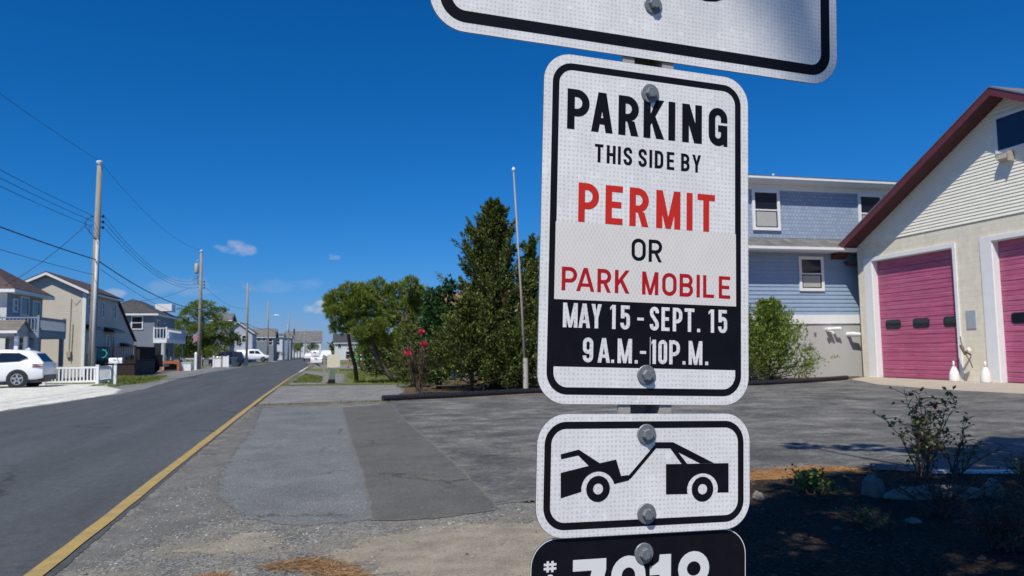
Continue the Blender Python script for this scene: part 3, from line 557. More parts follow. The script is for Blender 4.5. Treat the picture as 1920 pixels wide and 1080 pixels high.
RP = ((.9984, .0406, .0401), (.0403, -.0052, -.9992), (-.0404, .9992, -.0069)); CP = (.418, .9107, 1.5053)
RT = ((.9977, .0374, .0568), (.0573, -.0125, -.9983), (-.0366, .9992, -.0146)); CT = (.4042, .9059, 1.19)
def words(parent, name, items, y0, y1, s, mat, z, label=None):
    P = []
    for ch, a, b in items: P += glyph(ch, a, b, y0, y1, s)
    o = polys(name, P, z, mat, parent)
    if label: o['label'] = label
    return o
pk = signroot('parking_sign', 'tall white parking permit sign with black border and red PERMIT lettering', 'sign', RP, CP)
panel(pk, -152.4, 152.4, -228.6, 228.6, 38, 'sheeting')
polys('border', frame_ring(-140.2, 140.2, -216.5, 216.5, 28, 9.2), .15, 'sign_black', pk)
polys('black_field', [rect(-131.5, 131.5, -181.2, -93.5)], .12, 'sign_black', pk)
words(pk, 'lettering', [('P', -119.3, -88.1), ('A', -85.5, -54.5), ('R', -46.5, -16.8), ('K', -9.7, 21.1), ('I', 27.6, 37.8), ('N', 48.4, 78.9), ('G', 89.4, 118.9)], 128.0, 182.1, 10.4, 'sign_black', .2, 'large black letters PARKING')
words(pk, 'lettering', [('T', -79.5, -67.4), ('H', -62.6, -49.8), ('I', -46.5, -42.4), ('S', -38.5, -25.8), ('S', -16.7, -4.3), ('I', -.4, 3.6), ('D', 7.5, 20.3), ('E', 25.6, 36.9), ('B', 47.1, 60.2), ('Y', 64., 77.7)], 87.4, 111.9, 4.2, 'sign_black', .2, 'small black letters THIS SIDE BY')
words(pk, 'lettering', [('P', -101.5, -72.6), ('E', -63.3, -38.6), ('R', -28.8, -.7), ('M', 10.3, 46.5), ('I', 55.9, 64.9), ('T', 72.5, 99.4)], 6.2, 58., 9.2, 'sign_red', .2, 'red letters PERMIT')
polys('patch', [[(-132.1, -95.8), (132.5, -94.2), (132.2, 6.2), (-132.1, 4.6)]], .34, 'sheeting_patch', pk)
words(pk, 'lettering', [('O', -25.3, -4.6), ('R', -.4, 19.5)], -40.15, -10.15, 4.8, 'sign_black', .42, 'black letters OR on the grey patch')
words(pk, 'lettering', [('P', -122.4, -101.4), ('A', -102.4, -77.2), ('R', -73.2, -53.9), ('K', -48.6, -27.4), ('M', -9.5, 14.3), ('O', 19.9, 41.3), ('B', 45.8, 66.1), ('I', 71.3, 76.4), ('L', 81.3, 98.4), ('E', 105.5, 123.3)], -84.3, -53.6, 5.1, 'sign_dark_red', .42, 'dark red letters PARK MOBILE on the grey patch')
words(pk, 'lettering', [('M', -119.7, -99.7), ('A', -98.4, -82.3), ('Y', -80.8, -66.4), ('1', -54.5, -46.6), ('5', -39.9, -26.3), ('-', -15.8, -6.3), ('S', 2.4, 15.6), ('E', 19.4, 31.3), ('P', 36.1, 50.3), ('T', 53.7, 68.4), ('.', 72.6, 77.2), ('1', 90., 98.4), ('5', 104.7, 118.6)], -131.3, -99.9, 5.0, 'sheeting', .2, 'white letters MAY 15 - SEPT. 15')
words(pk, 'lettering', [('9', -91.7, -77.4), ('A', -71.2, -53.9), ('.', -52.3, -48.1), ('M', -43.3, -22.8), ('.', -18.8, -14.5), ('-', -11.5, -2.6), ('1', 5., 11.8), ('0', 15.2, 28.1), ('P', 31.1, 47.), ('.', 50.9, 55.3), ('M', 60.1, 80.7), ('.', 85., 89.6)], -175.2, -143.4, 5.0, 'sheeting', .2, 'white letters 9 A.M.-10 P.M.')
polys('scratch', [rect(2.9, 3.6, -176.5, -140)], .33, 'sign_white', pk)
bolt(pk, -.8, 189.5, 12); bolt(pk, -2.2, -190., -8)
tw = signroot('tow_away_sign', 'small white sign with black pictogram of a truck towing a car', 'sign', RT, CT)
panel(tw, -152.4, 152.4, -76.2, 76.2, 38, 'sheeting'); polys('border', frame_ring(-142.5, 142.5, -66.3, 66.3, 28.5, 8.8), .15, 'sign_black', tw)
arch1 = arc(-69.8, -17.5, 22.8, 21.5, 14, 188, 16)
arch2 = arc(79.9, -22.5, 23.0, 20.5, -15, 196, 18)
car1 = [(-120.5, 3.5), (-83, 11.3), (-97.3, 24.4), (-120.2, 20.1), (-121, 26.3), (-96.8, 31.7), (-67.9, 14.3), (-45.2, 18.4), (-38.1, -2.4), (-28, -1.4), (-25.6, -5), (-27, -8.2)]+arch1[0:]+[(-119.9, -27.6)]
body2 = [(25.6, 11.0), (119.3, 10.4), (119.4, -28.2)]+arch2+[(26., -27.6)]
boom = [(9.8, 39.4), (36, 39), (97, 10.9), (76.0, 10.9), (43.5, 25.9), (56.7, 10.9), (48.5, 10.9), (31.8, 31.1), (11.6, 31.4), (9.8, 34)]
polys('pictogram', [car1, body2, boom, [(-28.4, -3.1), (-25.5, -7), (11.8, 32.2), (9.0, 35.5)]]+[p for c_ in ((-69.7, -17.6), (79.9, -22.6)) for p in strip(arc(c_[0], c_[1], 11.5, 11.5, 0, 360, 28)[:-1], 9.4, True)], .2, 'sign_black', tw, .002)
bolt(tw, -3.1, 49.8, 20); bolt(tw, -2, -50.8, 5)
# number plate under it: same plane tilt, 3.5 mm further back
cn = Vector(CT)+Matrix([list(q) for q in RT]) @ Vector((-.004, -.1524, -.0035))
nb = signroot('number_sign', 'black sign with white thin edge and white digits 7018 under the tow sign', 'sign', RT, cn)
panel(nb, -152.4, 152.4, -76.2, 76.2, 34, 'sign_white', 1.6); polys('black_field', [rrect(-151.0, 151.0, -74.8, 74.8, 33)], .1, 'sign_black', nb)
oy = 152.4
words(nb, 'lettering', [('7', -96.5, -51.5)], -190+oy, -104.2+oy, 14, 'sign_white', .2); words(nb, 'lettering', [('0', -44.5, 3.5)], -191+oy, -102.9+oy, 14.5, 'sign_white', .2)
polys('lettering', [rect(23.5, 40, -190+oy, -104.2+oy), [(9.5, -118.5+oy), (9.5, -129.5+oy), (23.5, -129.5+oy), (23.5, -104.2+oy), (28, -104.2+oy), (22, -113+oy), (15, -117.5+oy)]], .2, 'sign_white', nb)
words(nb, 'lettering', [('8', 49.3, 97.5)], -191+oy, -102.6+oy, 12.8, 'sign_white', .2); words(nb, 'lettering', [('#', -135., -118.5)], -117+oy, -103.5+oy, 3.1, 'sign_white', .2)
words(nb, 'lettering', [('C', -131.5, -121.5)], -134+oy, -119.6+oy, 3.2, 'sign_white', .2)
bolt(nb, .7, -101.1+oy, 14)
ct = Vector(CP)+Matrix([list(q) for q in RP]) @ Vector((-.001, .2375+.381, 0))
tp = signroot('speed_sign', 'wide white sign cut off by the top of the picture, with a black border', 'sign', RP, ct)
panel(tp, -304.8, 304.8, -381, 381, 46, 'sheeting'); polys('border', frame_ring(-292, 292, -368.5, 368.5, 34, 15.5), .15, 'sign_black', tp)
words(tp, 'lettering', [('2', -140, -16), ('5', 26, 146)], -284.5, -30, 34, 'sign_black', .2); bolt(tp, 3.5, -303.5, 0)
# U channel post behind the signs
post = signroot('sign_post', 'steel U-channel post carrying the four signs', 'post', RP, CP)
prof = [(-38, -2.6), (-21, -2.6), (-15, -30), (15, -30), (21, -2.6), (38, -2.6), (38, -6), (23.5, -6), (17.5, -33.4), (-17.5, -33.4), (-23.5, -6), (-38, -6)]
m = MB(); n = len(prof); seg = [(i, (i+1) % n) for i in range(n)]
v = [((x-2)/1000, -1.56, (z+.3)/1000) for x, z in prof]+[((x-2)/1000, 1.05, (z+.3)/1000) for x, z in prof]
m.add(v, [tuple(range(n)), tuple(range(n, 2*n))[::-1]]+[(b, a, n+a, n+b) for a, b in seg]); m.build('channel', 'post_steel', post)

# ------------------------------------------------------------------ fire station
XF = 22.6
fs = thing('fire_station', 'cream block garage building with two pink roll-up doors and maroon gable roof', 'building', (XF, 20, 0))
def fsb(mb, name, mat, parent=fs, **k):
    o = mb.build(name, mat, parent, **k); o.data.transform(Matrix.Translation((-XF, -20, 0))) if parent is fs else None; return o
D = [(22.68, 26.92), (16.75, 21.0)]; DH = 4.93
m = MB()   # block wall with two door openings, 0.3 thick
for y0, y1 in ((12.2, D[1][0]), (D[1][1], D[0][0]), (D[0][1], 27.8)): m.box(XF, XF+.3, y0, y1, 0, DH)
m.box(XF, XF+.3, 12.2, 27.8, DH, 5.72)
m.box(XF+.3, XF+14, 27.5, 27.8, 0, 5.72); m.box(XF+.3, XF+14, 12.2, 12.5, 0, 5.72); m.box(XF+13.7, XF+14, 12.5, 27.5, 0, 5.72)
fsb(m, 'wall', 'cmu')
sl_ = .535; apex = 5.72+7.8*sl_
m = MB(); bh_ = .118; z = 5.72; hw = 7.86
while z < apex-.05:      # lap boards of the gable
    z1 = min(z+bh_, apex); a = (apex-z)/sl_; b = (apex-z1)/sl_
    m.add([(XF-.035, 20-a, z), (XF-.035, 20+a, z), (XF-.012, 20+b, z1), (XF-.012, 20-b, z1), (XF, 20-a, z), (XF, 20+a, z)], [(0, 3, 2, 1), (0, 1, 5, 4)]); z = z1
m.prism([(12.2, 5.721), (27.8, 5.721), (20, apex-.02)], XF+.002, XF+.28, 'x')
fsb(m, 'gable_siding', 'cream')
m = MB(); ov = .74; ey = 9.05     # roof planes
def roofz(y): return apex+.2-abs(y-20)*sl_
for s_ in (1, -1):
    q = [(XF-ov, 20, roofz(20)), (XF-ov, 20+s_*ey, roofz(20+ey)), (XF+14.5, 20+s_*ey, roofz(20+ey)), (XF+14.5, 20, roofz(20))]
    m.slab(q if s_ < 0 else q[::-1], .05)
rf = fsb(m, 'roof', 'roof_grey')
m = MB()
for s_ in (1, -1):
    zz = [roofz(20)-.06, roofz(20+ey)-.06]
    m.prism([(20, zz[0]), (20+s_*ey, zz[1]), (20+s_*ey, zz[1]-.27), (20, zz[0]-.27)], XF-ov, XF-ov+.04, 'x')
    m.box(XF-ov+.04, XF+14.4, *(sorted((20+s_*ey, 20+s_*(ey-.04)))), zz[1]-.25, zz[1]-.01)
fsb(m, 'fascia', 'maroon')
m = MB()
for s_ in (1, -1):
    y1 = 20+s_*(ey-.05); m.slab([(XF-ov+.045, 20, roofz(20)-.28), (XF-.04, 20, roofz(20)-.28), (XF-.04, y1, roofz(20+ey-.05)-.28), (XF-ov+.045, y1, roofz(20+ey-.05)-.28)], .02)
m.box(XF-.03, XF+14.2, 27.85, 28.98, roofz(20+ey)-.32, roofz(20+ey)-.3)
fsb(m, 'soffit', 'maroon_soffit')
m = MB()
for s_ in (1, -1):
    zz = [roofz(20), roofz(20+ey)]; m.prism([(20, zz[0]-.001), (20+s_*ey, zz[1]-.001), (20+s_*ey, zz[1]-.055), (20, zz[0]-.055)], XF-ov-.02, XF-ov-.003, 'x')
fsb(m, 'drip_edge', 'aluminium')
for y0, y1 in D:
    m = MB(); fw = .13      # trim: face frame and reveal
    m.box(XF-.05, XF-.004, y0-fw, y0, 0, DH+.16); m.box(XF-.05, XF-.004, y1, y1+fw*3.6, 0, DH+.16); m.box(XF-.05, XF-.004, y0, y1, DH, DH+.16)
    m.box(XF-.004, XF+.29, y0, y0+.03, 0, DH); m.box(XF-.004, XF+.29, y1-.03, y1, 0, DH); m.box(XF-.004, XF+.29, y0+.03, y1-.03, DH-.03, DH)
    fsb(m, 'door_frame', 'white_trim')
    dr = thing('garage_door', None, None, (0, (y0+y1)/2-20, 0)); dr.parent = fs
    hwid = (y1-y0)/2-.035; ns_ = 14; ph = (DH-.04)/ns_; m = MB(); xd = .235
    for i in range(ns_):
        z0 = .01+i*ph; z1 = z0+ph-.012
        pr = [(xd+.01, z0), (xd-.012, z0+.012), (xd-.012, z0+ph*.42), (xd-.002, z0+ph*.46), (xd-.002, z0+ph*.52), (xd-.012, z0+ph*.56), (xd-.012, z1-.01), (xd+.01, z1)]
        m.prism([(x, zz) for x, zz in pr]+[(xd+.05, z1), (xd+.05, z0)], -hwid, hwid, 'y')
    m.box(xd+.02, xd+.04, -hwid, hwid, 0, DH-.04)
    m.build('door_panels', 'pink_door', dr)
    for k in range(3):
        yc = (26.15, 24.65, 23.12)[k]-24.8
        w_, h_ = .39, .16; zc = 2.2
        def rr(g): return [(yc+a*1., zc+b) for a, b in [(x, y) for x, y in rrect(-w_-g, w_+g, -h_-g, h_+g, .12, 6)]]
        o = rr(.03); i_ = rr(0); nn = len(o); m = MB()
        m.add([(xd-.03, *p) for p in o]+[(xd-.035, *p) for p in i_]+[(xd-.011, *p) for p in o], [(a, (a+1) % nn, nn+(a+1) % nn, nn+a) for a in range(nn)]+[(a, 2*nn+a, 2*nn+(a+1) % nn, (a+1) % nn) for a in range(nn)])
        fr_ = m.build('window', 'dark_rubber', dr)
        m = MB(); m.add([(xd-.028, *p) for p in i_], [tuple(range(nn))]); m.build('pane', 'glass_dark', dr).parent = fr_
m = MB(); a, b, z0, z1 = 19.05, 20.54, 7.88, 9.2
m.box(XF-.075, XF-.04, a, b, z0, z0+.1); m.box(XF-.075, XF-.04, a, b, z1-.1, z1); m.box(XF-.075, XF-.04, a, a+.1, z0+.1, z1-.1); m.box(XF-.075, XF-.04, b-.1, b, z0+.1, z1-.1)
wf_ = fsb(m, 'window', 'white_trim'); m = MB(); m.box(XF-.055, XF-.045, a+.1, b-.1, z0+.1, z1-.1); g_ = m.build('pane', 'glass_blue', fs); g_.data.transform(Matrix.Translation((-XF, -20, 0))); g_.parent = wf_
m = MB(); m.prism([(XF-.3, 7.62), (XF-.04, 7.55), (XF-.04, 7.8), (XF-.26, 7.78)], 19.9, 20.35, 'y'); m.box(XF-.31, XF-.06, 19.86, 19.895, 7.5, 7.84); fsb(m, 'flood_lamp', 'transformer_tan')
m = MB(); m.box(XF-.03, XF-.002, 21.86, 22.27, 1.9, 2.55); fsb(m, 'cover_plate', 'plate_grey')
# gutter elbow under the eave
m = MB(); m.tube([(XF-.05, 28.1, 5.05), (XF-.05, 28.25, 4.95), (XF-.05, 28.4, 5.05), (XF-.05, 28.9, 5.1)], .05); fsb(m, 'gutter_pipe', 'maroon')
def bollard(y, x, label, lean=0):
    o = thing('bollard', label, 'bollard', (x, y, 0), 0, 'white bollards at the garage doors'); m = MB(); n = 16
    pr = [(.17, 0), (.175, .05), (.165, .22), (.14, .36), (.09, .47), (.05, .54)]
    m.tube([(0, 0, z) for _, z in pr], [r for r, _ in pr], n); m.build('cone_base', 'bollard_white', o, True)
    m = MB(); m.tube([(0, 0, .54), (lean*.4, 0, .64), (lean, 0, .74)], [.042, .03, .028], 12); m.build('pole', 'bollard_white', o, True); return o
bollard(22.35, XF-.62, 'white cone-footed bollard between the pink doors, beside the standpipe'); b2 = bollard(21.02, XF-.62, 'white cone-footed bollard at the edge of the right pink door')
sp = thing('standpipe', 'rusty wall hydrant pipe with white cap between the pink garage doors', 'hydrant', (XF-.3, 22.1, 0))
m = MB(); m.tube([(.26, .05, .95), (.0, .05, 1.1), (-.12, .0, 1.2)], [.035, .04, .04]); m.tube([(-.1, .1, 1.3), (-.1, -.08, .98)], .06); m.tube([(-.1, .05, 1.2), (-.1, .1, 1.62)], .018); m.tube([(-.1, .05, 1.15), (-.1, -.25, .75), (-.05, -.3, .5)], .02); m.build('valve', 'brass_rust', sp)
m = MB(); m.tube([(-.12, -.1, 1.12), (-.12, -.28, 1.16)], [.045, .075], 12); m.build('cap', 'bollard_white', sp)

# ------------------------------------------------------------------ blue house behind it
YB = 28.6
bl = thing('blue_house', 'blue sided two storey house with white trim behind the pink-doored garage', 'house', (20, YB, 0))
def bp(mb, name, mat, parent=None):
    o = mb.build(name, mat, parent or bl); o.data.transform(Matrix.Translation((-20, -YB, 0))); return o
x0, x1 = 12.5, 30
m = MB(); m.box(x0, x1, YB, YB+9, -.1, 2.33); bp(m, 'foundation_wall', 'stucco')
m = MB(); m.box(x0, x1, YB-.05, YB+9, 2.331, 2.72); bp(m, 'band_board', 'white_trim')
m = MB(); z = 2.721; m.box(x0, x1, YB+.02, YB+9, 2.721, 5.6)
while z < 5.45:
    m.add([(x0, YB-.035, z), (x1, YB-.035, z), (x1, YB-.008, z+.178), (x0, YB-.008, z+.178), (x0, YB+.019, z), (x1, YB+.019, z)], [(0, 1, 2, 3), (0, 4, 5, 1)]); z += .178
bp(m, 'lower_siding', 'blue_siding')
m = MB(); m.slab([(x0-.3, YB-.75, 5.62), (x1, YB-.75, 5.62), (x1, YB+.02, 6.1), (x0-.3, YB+.02, 6.1)], .05); bp(m, 'skirt_roof', 'roof_grey')
m = MB(); m.box(x0-.3, x1, YB-.78, YB-.74, 5.44, 5.62); m.box(x0-.3, x1, YB-.86, YB-.785, 5.5, 5.6); m.box(x0-.3, x1, YB-.74, YB+.018, 5.46, 5.5); bp(m, 'gutter', 'white_trim')
m = MB(); m.box(x0, x1, YB+.03, YB+9, 5.6, 8.47); m.box(x0, x1, YB, YB+.03, 6.1, 8.47); bp(m, 'upper_siding', 'blue_shake')
m = MB(); m.box(x0-.4, x1, YB-.5, YB-.46, 8.5, 8.72); m.box(x0-.4, x1, YB-.6, YB-.505, 8.6, 8.72); m.box(x0-.4, x1, YB-.46, YB+.03, 8.475, 8.52); m.box(x0, x1, YB-.03, YB-.002, 8.22, 8.47); bp(m, 'eave_trim', 'white_trim')
m = MB(); m.slab([(x0-.4, YB-.62, 8.735), (x1, YB-.62, 8.735), (x1, YB+4.4, 9.5), (x0-.4, YB+4.4, 9.5)], .02); m.slab([(x0-.4, YB+4.4, 9.5), (x1, YB+4.4, 9.5), (x1, YB+9.5, 8.7), (x0-.4, YB+9.5, 8.7)], .02); bp(m, 'roof', 'roof_grey')
def win(parent, fn, wx0, wx1, z0, z1, y, fw=.13, blind=True, fmat='white_trim'):
    m = MB(); m.box(wx0, wx1, y-.09, y-.02, z0, z0+fw); m.box(wx0, wx1, y-.09, y-.02, z1-fw, z1); m.box(wx0, wx0+fw, y-.09, y-.02, z0+fw, z1-fw); m.box(wx1-fw, wx1, y-.09, y-.02, z0+fw, z1-fw)
    zc = (z0+z1)/2; m.box(wx0+fw, wx1-fw, y-.075, y-.04, zc-.03, zc+.03)
    w = fn(m, 'window', fmat); m = MB(); m.box(wx0+fw, wx1-fw, y-.055, y-.045, z0+fw, z1-fw); g = fn(m, 'pane', 'glass_dark'); g.parent = w
    if blind: m = MB(); m.box(wx0+fw+.06, wx1-fw-.06, y-.062, y-.058, z0+fw+.05, zc-.08); m.box(wx0+fw+.06, wx1-fw-.06, y-.062, y-.058, zc+.3, z1-fw-.05) if z1-z0 > 1.9 else None; b = fn(m, 'blind', 'blind'); b.parent = w
    return w
win(bl, bp, 18.0, 19.36, 6.42, 8.22, YB); win(bl, bp, 20.17, 21.42, 3.77, 5.3, YB); win(bl, bp, 23.4, 24.7, 6.42, 8.22, YB); win(bl, bp, 14.0, 15.3, 6.42, 8.22, YB)
m = MB(); m.tube([(19.55, YB+.6, 8.75), (19.55, YB+.6, 9.12)], .05); bp(m, 'vent_pipe', 'white_trim')
m = MB(); m.tube([(22.55, YB, 1.85), (22.55, YB-.3, 1.85), (22.9, YB-.32, 1.83)], [.1, .11, .085], 12); bp(m, 'vent_elbow', 'vinyl_white')
m = MB(); m.tube([(21.75, YB, 2.1), (21.75, YB-.28, 2.1), (21.95, YB-.3, 2.1)], [.07, .08, .07], 10); m.tube([(21.45, YB, 2.08), (21.45, YB-.26, 2.08), (21.3, YB-.28, 2.05)], [.07, .08, .07], 10); m.tube([(21.62, YB, 1.95), (21.62, YB-.25, 1.93)], .07, 10); bp(m, 'vent_elbow', 'vinyl_white')
m = MB(); m.tube([(20.85, YB, 1.93), (20.85, YB-.08, 1.9)], .05, 8); bp(m, 'hose_tap', 'aluminium'); m = MB(); m.box(20.35, 20.75, YB-.02, YB, 1.2, 1.32); bp(m, 'crawl_vent', 'aluminium')

# ------------------------------------------------------------------ other houses
def house(name, label, x0, x1, y0, y1, ze, zr, ridge, wall, roof, wins=(), over=.35, z0=-.05, trim='white_trim', hip=0):
    h = thing(name, label, 'house', ((x0+x1)/2, y0, 0)); O = Matrix.Translation((-(x0+x1)/2, -y0, 0))
    def part(mb, nm, mat, parent=None):
        o = mb.build(nm, mat, parent or h); o.data.transform(O); return o
    xm, ym = (x0+x1)/2, (y0+y1)/2; m = MB()
    if hip: m.box(x0, x1, y0, y1, z0, ze)
    elif ridge == 'y': m.prism([(x0, z0), (x1, z0), (x1, ze), (xm, zr), (x0, ze)], y0, y1, 'y')
    else: m.prism([(y0, z0), (y1, z0), (y1, ze), (ym, zr), (y0, ze)], x0, x1, 'x')
    part(m, 'wall', wall); m = MB(); g = .03; sl = (zr-ze)/((x1-x0)/2 if ridge == 'y' else (y1-y0)/2); zo = ze-over*sl
    if hip:
        a, b = x0-over, x1+over; c, d = y0-over, y1+over; zo = ze; k = hip
        P = [(a, c, zo), (b, c, zo), (b, d, zo), (a, d, zo)]
        T_ = [(xm, c+k, zr), (xm, d-k, zr)] if ridge == 'y' else [(a+k, ym, zr), (b-k, ym, zr)]
        vs = P+T_+[(p[0], p[1], p[2]-.02) for p in P]
        m.add(vs, ([(0, 1, 4), (1, 2, 5, 4), (2, 3, 5), (3, 0, 4, 5)] if ridge == 'y' else [(0, 1, 5, 4), (1, 2, 5), (2, 3, 4, 5), (3, 0, 4)])+[(9, 8, 7, 6)])
        part(m, 'roof', roof); m = MB()
        m.box(a, b, c, c+.04, zo-.2, zo-.025); m.box(b-.04, b, c+.04, d, zo-.2, zo-.025); m.box(a, a+.04, c+.04, d, zo-.2, zo-.025); m.box(a+.04, b-.04, c+.04, d, zo-.2, zo-.18); part(m, 'eave_trim', trim)
    else:
        for s_ in (-1, 1):
            if ridge == 'y':
                q = [(xm, y0-over, zr+.08), (xm, y1+over, zr+.08), (xm+s_*((x1-x0)/2+over), y1+over, zo+.08), (xm+s_*((x1-x0)/2+over), y0-over, zo+.08)]
            else:
                q = [(x0-over, ym, zr+.08), (x1+over, ym, zr+.08), (x1+over, ym+s_*((y1-y0)/2+over), zo+.08), (x0-over, ym+s_*((y1-y0)/2+over), zo+.08)]
            fl = s_ > 0 if ridge == 'y' else s_ < 0
            m.slab(q[::-1] if fl else q, .07)
        part(m, 'roof', roof); m = MB()
        if ridge == 'y':
            for s_ in (-1, 1):
                xe = xm+s_*((x1-x0)/2+over); m.prism([(xm, zr-.0), (xe, zo-.0), (xe, zo-.17), (xm, zr-.17)], y0-over-.03, y0-over+.02, 'y'); m.box(min(xe, xe-s_*.05), max(xe, xe-s_*.05), y0-over+.03, y1+over, zo-.16, zo-.02)
        else:
            for s_ in (-1, 1):
                ye = ym+s_*((y1-y0)/2+over); m.prism([(ym, zr), (ye, zo), (ye, zo-.17), (ym, zr-.17)], x1+over-.02, x1+over+.03, 'x'); m.box(x0-over, x1+over-.03, min(ye, ye-s_*.05), max(ye, ye-s_*.05), zo-.16, zo-.02)
        part(m, 'eave_trim', trim)
    for wv in wins:
        side, a, b, c, d = wv[:5]; fm = wv[5] if len(wv) > 5 else 'white_trim'; fw = .09; m = MB()
        if side == 'f': # facing -y at y0
            bx = lambda A, B, Cc, Dd, o0, o1: m.box(A, B, y0-o1, y0-o0, Cc, Dd)
        else: # facing +x at x1
            bx = lambda A, B, Cc, Dd, o0, o1: m.box(x1+o0, x1+o1, A, B, Cc, Dd)
        bx(a, b, c, c+fw, .003, .06); bx(a, b, d-fw, d, .003, .06); bx(a, a+fw, c+fw, d-fw, .003, .06); bx(b-fw, b, c+fw, d-fw, .003, .06); bx(a+fw, b-fw, (c+d)/2-.03, (c+d)/2+.03, .03, .055)
        w = part(m, 'window', fm); m = MB(); bx(a+fw, b-fw, c+fw, d-fw, .004, .025); part(m, 'pane', 'glass_dark').parent = w
    return h, part
def railing(part, segs, z0, z1, mat='vinyl_white', name='railing', sp_=.16, parent=None):
    m = MB()
    for (ax, ay), (bx_, by) in segs:
        L = math.hypot(bx_-ax, by-ay); n = max(1, int(L/sp_)); ux, uy = (bx_-ax)/L, (by-ay)/L
        m.tube([(ax, ay, z1-.04), (bx_, by, z1-.04)], .05, 4); m.tube([(ax, ay, z0+.08), (bx_, by, z0+.08)], .045, 4)
        for i in range(n+1):
            x, y = ax+ux*L*i/n, ay+uy*L*i/n; w = .022 if 0 < i < n else .055; m.box(x-w, x+w, y-w, y+w, z0, z1 if 0 < i < n else z1+.08)
    return part(m, name, mat)
# A: pale two storey house, hip roof, balcony toward the road
hA, pA = house('corner_house', 'pale sided two storey house with brown hip roof at the left edge', -26, -16.55, 45.2, 50.3, 5.05, 7.2, 'x', 'lap_bluegrey', 'roof_brown',
    [('s', 45.9, 46.5, 3.85, 4.6), ('s', 46.9, 48.1, 2.75, 4.8), ('s', 48.7, 49.8, 2.75, 4.7), ('s', 46.6, 47.4, .3, 2.2), ('s', 48.3, 49.2, .4, 1.9)], .5, hip=3.2)
m = MB(); m.box(-26, -16.56, 45.16, 45.195, 0, 5.0); pA(m, 'front_siding', 'lap_white')  # lit tone of the pale siding; the blue-grey walls have shade painted in
m = MB(); m.box(-16.54, -14.6, 44.0, 48.2, 2.4, 2.72); pA(m, 'balcony', 'lap_bluegrey')
railing(pA, [((-16.5, 44.05), (-14.65, 44.05)), ((-14.65, 44.1), (-14.65, 48.15)), ((-16.4, 48.15), (-14.7, 48.15))], 2.72, 3.5, 'lap_bluegrey')  # darker blue-grey puts the shade on the railing into its colour
m = MB()
for x, y in ((-14.75, 44.2), (-14.75, 48.0), (-15.9, 44.2)): m = MB(); m.box(x-.1, x+.1, y-.1, y+.1, 0, 2.4); pA(m, 'balcony_post', 'lap_bluegrey')
m = MB(); m.slab([(-19, 42.35, 2.72), (-14.97, 42.35, 2.72), (-14.97, 43.3, 3.3), (-19, 43.3, 3.3)], .06); m.slab([(-19, 43.3, 3.3), (-14.97, 43.3, 3.3), (-14.97, 44.25, 2.72), (-19, 44.25, 2.72)], .06); pA(m, 'porch_roof', 'roof_tan')
m = MB(); m.prism([(42.55, 2.68), (44.05, 2.68), (43.3, 3.18)], -15.12, -15.05, 'x'); m.box(-19, -15.15, 42.6, 42.75, 2.45, 2.67); m.box(-15.2, -15.06, 42.6, 44.0, 2.45, 2.67); pA(m, 'porch_gable', 'lap_pale')
m = MB(); m.box(-19, -14.99, 42.24, 42.33, 2.6, 2.73); pA(m, 'porch_gutter', 'white_trim')
for x, y in ((-15.15, 42.7), (-17.4, 42.7), (-15.15, 43.9)): m = MB(); m.box(x-.09, x+.09, y-.09, y+.09, 0, 2.45); pA(m, 'porch_column', 'vinyl_white')
# B: tan gable house
hB, pB = house('tan_house', 'tan house with white gable trim behind the nearest utility pole', -20.45, -15.9, 56, 64.5, 5.95, 7.05, 'y', 'lap_tan', 'roof_brown',
    [('s', 56.6, 57.2, 4.2, 5.5), ('s', 60.0, 60.6, 4.2, 5.4), ('s', 63.1, 63.8, 4.2, 5.4), ('s', 56.7, 57.5, 1.6, 3.1), ('s', 61.2, 62.0, 1.2, 3.0), ('s', 62.9, 63.6, 1.2, 3.0)], .35)
m = MB(); m.prism([(64.52, 0), (70.0, 0), (70.0, 2.6), (64.52, 5.5)], -20.4, -15.95, 'x'); pB(m, 'rear_wing', 'lap_tan')
m = MB(); m.slab([(-15.8, 64.5, 5.65), (-15.8, 70.3, 2.6), (-20.5, 70.3, 2.6), (-20.5, 64.5, 5.65)][::-1], .1); pB(m, 'wing_roof', 'roof_brown')
for a, b, z in ((56.3, 57.9, 3.35), (60.8, 64.0, 3.3), (65.5, 67.4, 2.2)): m = MB(); m.prism([(-15.88, z+.25), (-15.2, z), (-15.2, z-.12), (-15.88, z-.1)], a, b, 'y'); pB(m, 'awning', 'black_paint')
m = MB(); m.box(-15.88, -15.78, 55.93, 56.05, 0, 5.75); m.box(-15.98, -15.88, 55.93, 55.99, 0, 5.75); pB(m, 'corner_board', 'white_trim')
m = MB(); m.tube([(-16.7, 55.95, 5.35), (-16.75, 55.95, 1.6)], .018, 5); m.tube([(-16.55, 55.95, 3.6), (-16.6, 55.95, 1.0)], .02, 5); m.tube([(-16.7, 55.94, 5.35), (-16.45, 55.94, 4.95), (-16.15, 55.94, 5.3)], .014, 5); m.box(-16.85, -16.6, 55.85, 55.995, 1.35, 1.75); pB(m, 'meter_box', 'transformer_tan')
m = MB(); m.box(-20.4, -15.92, 55.96, 55.998, -.02, .75); pB(m, 'foundation', 'stone')
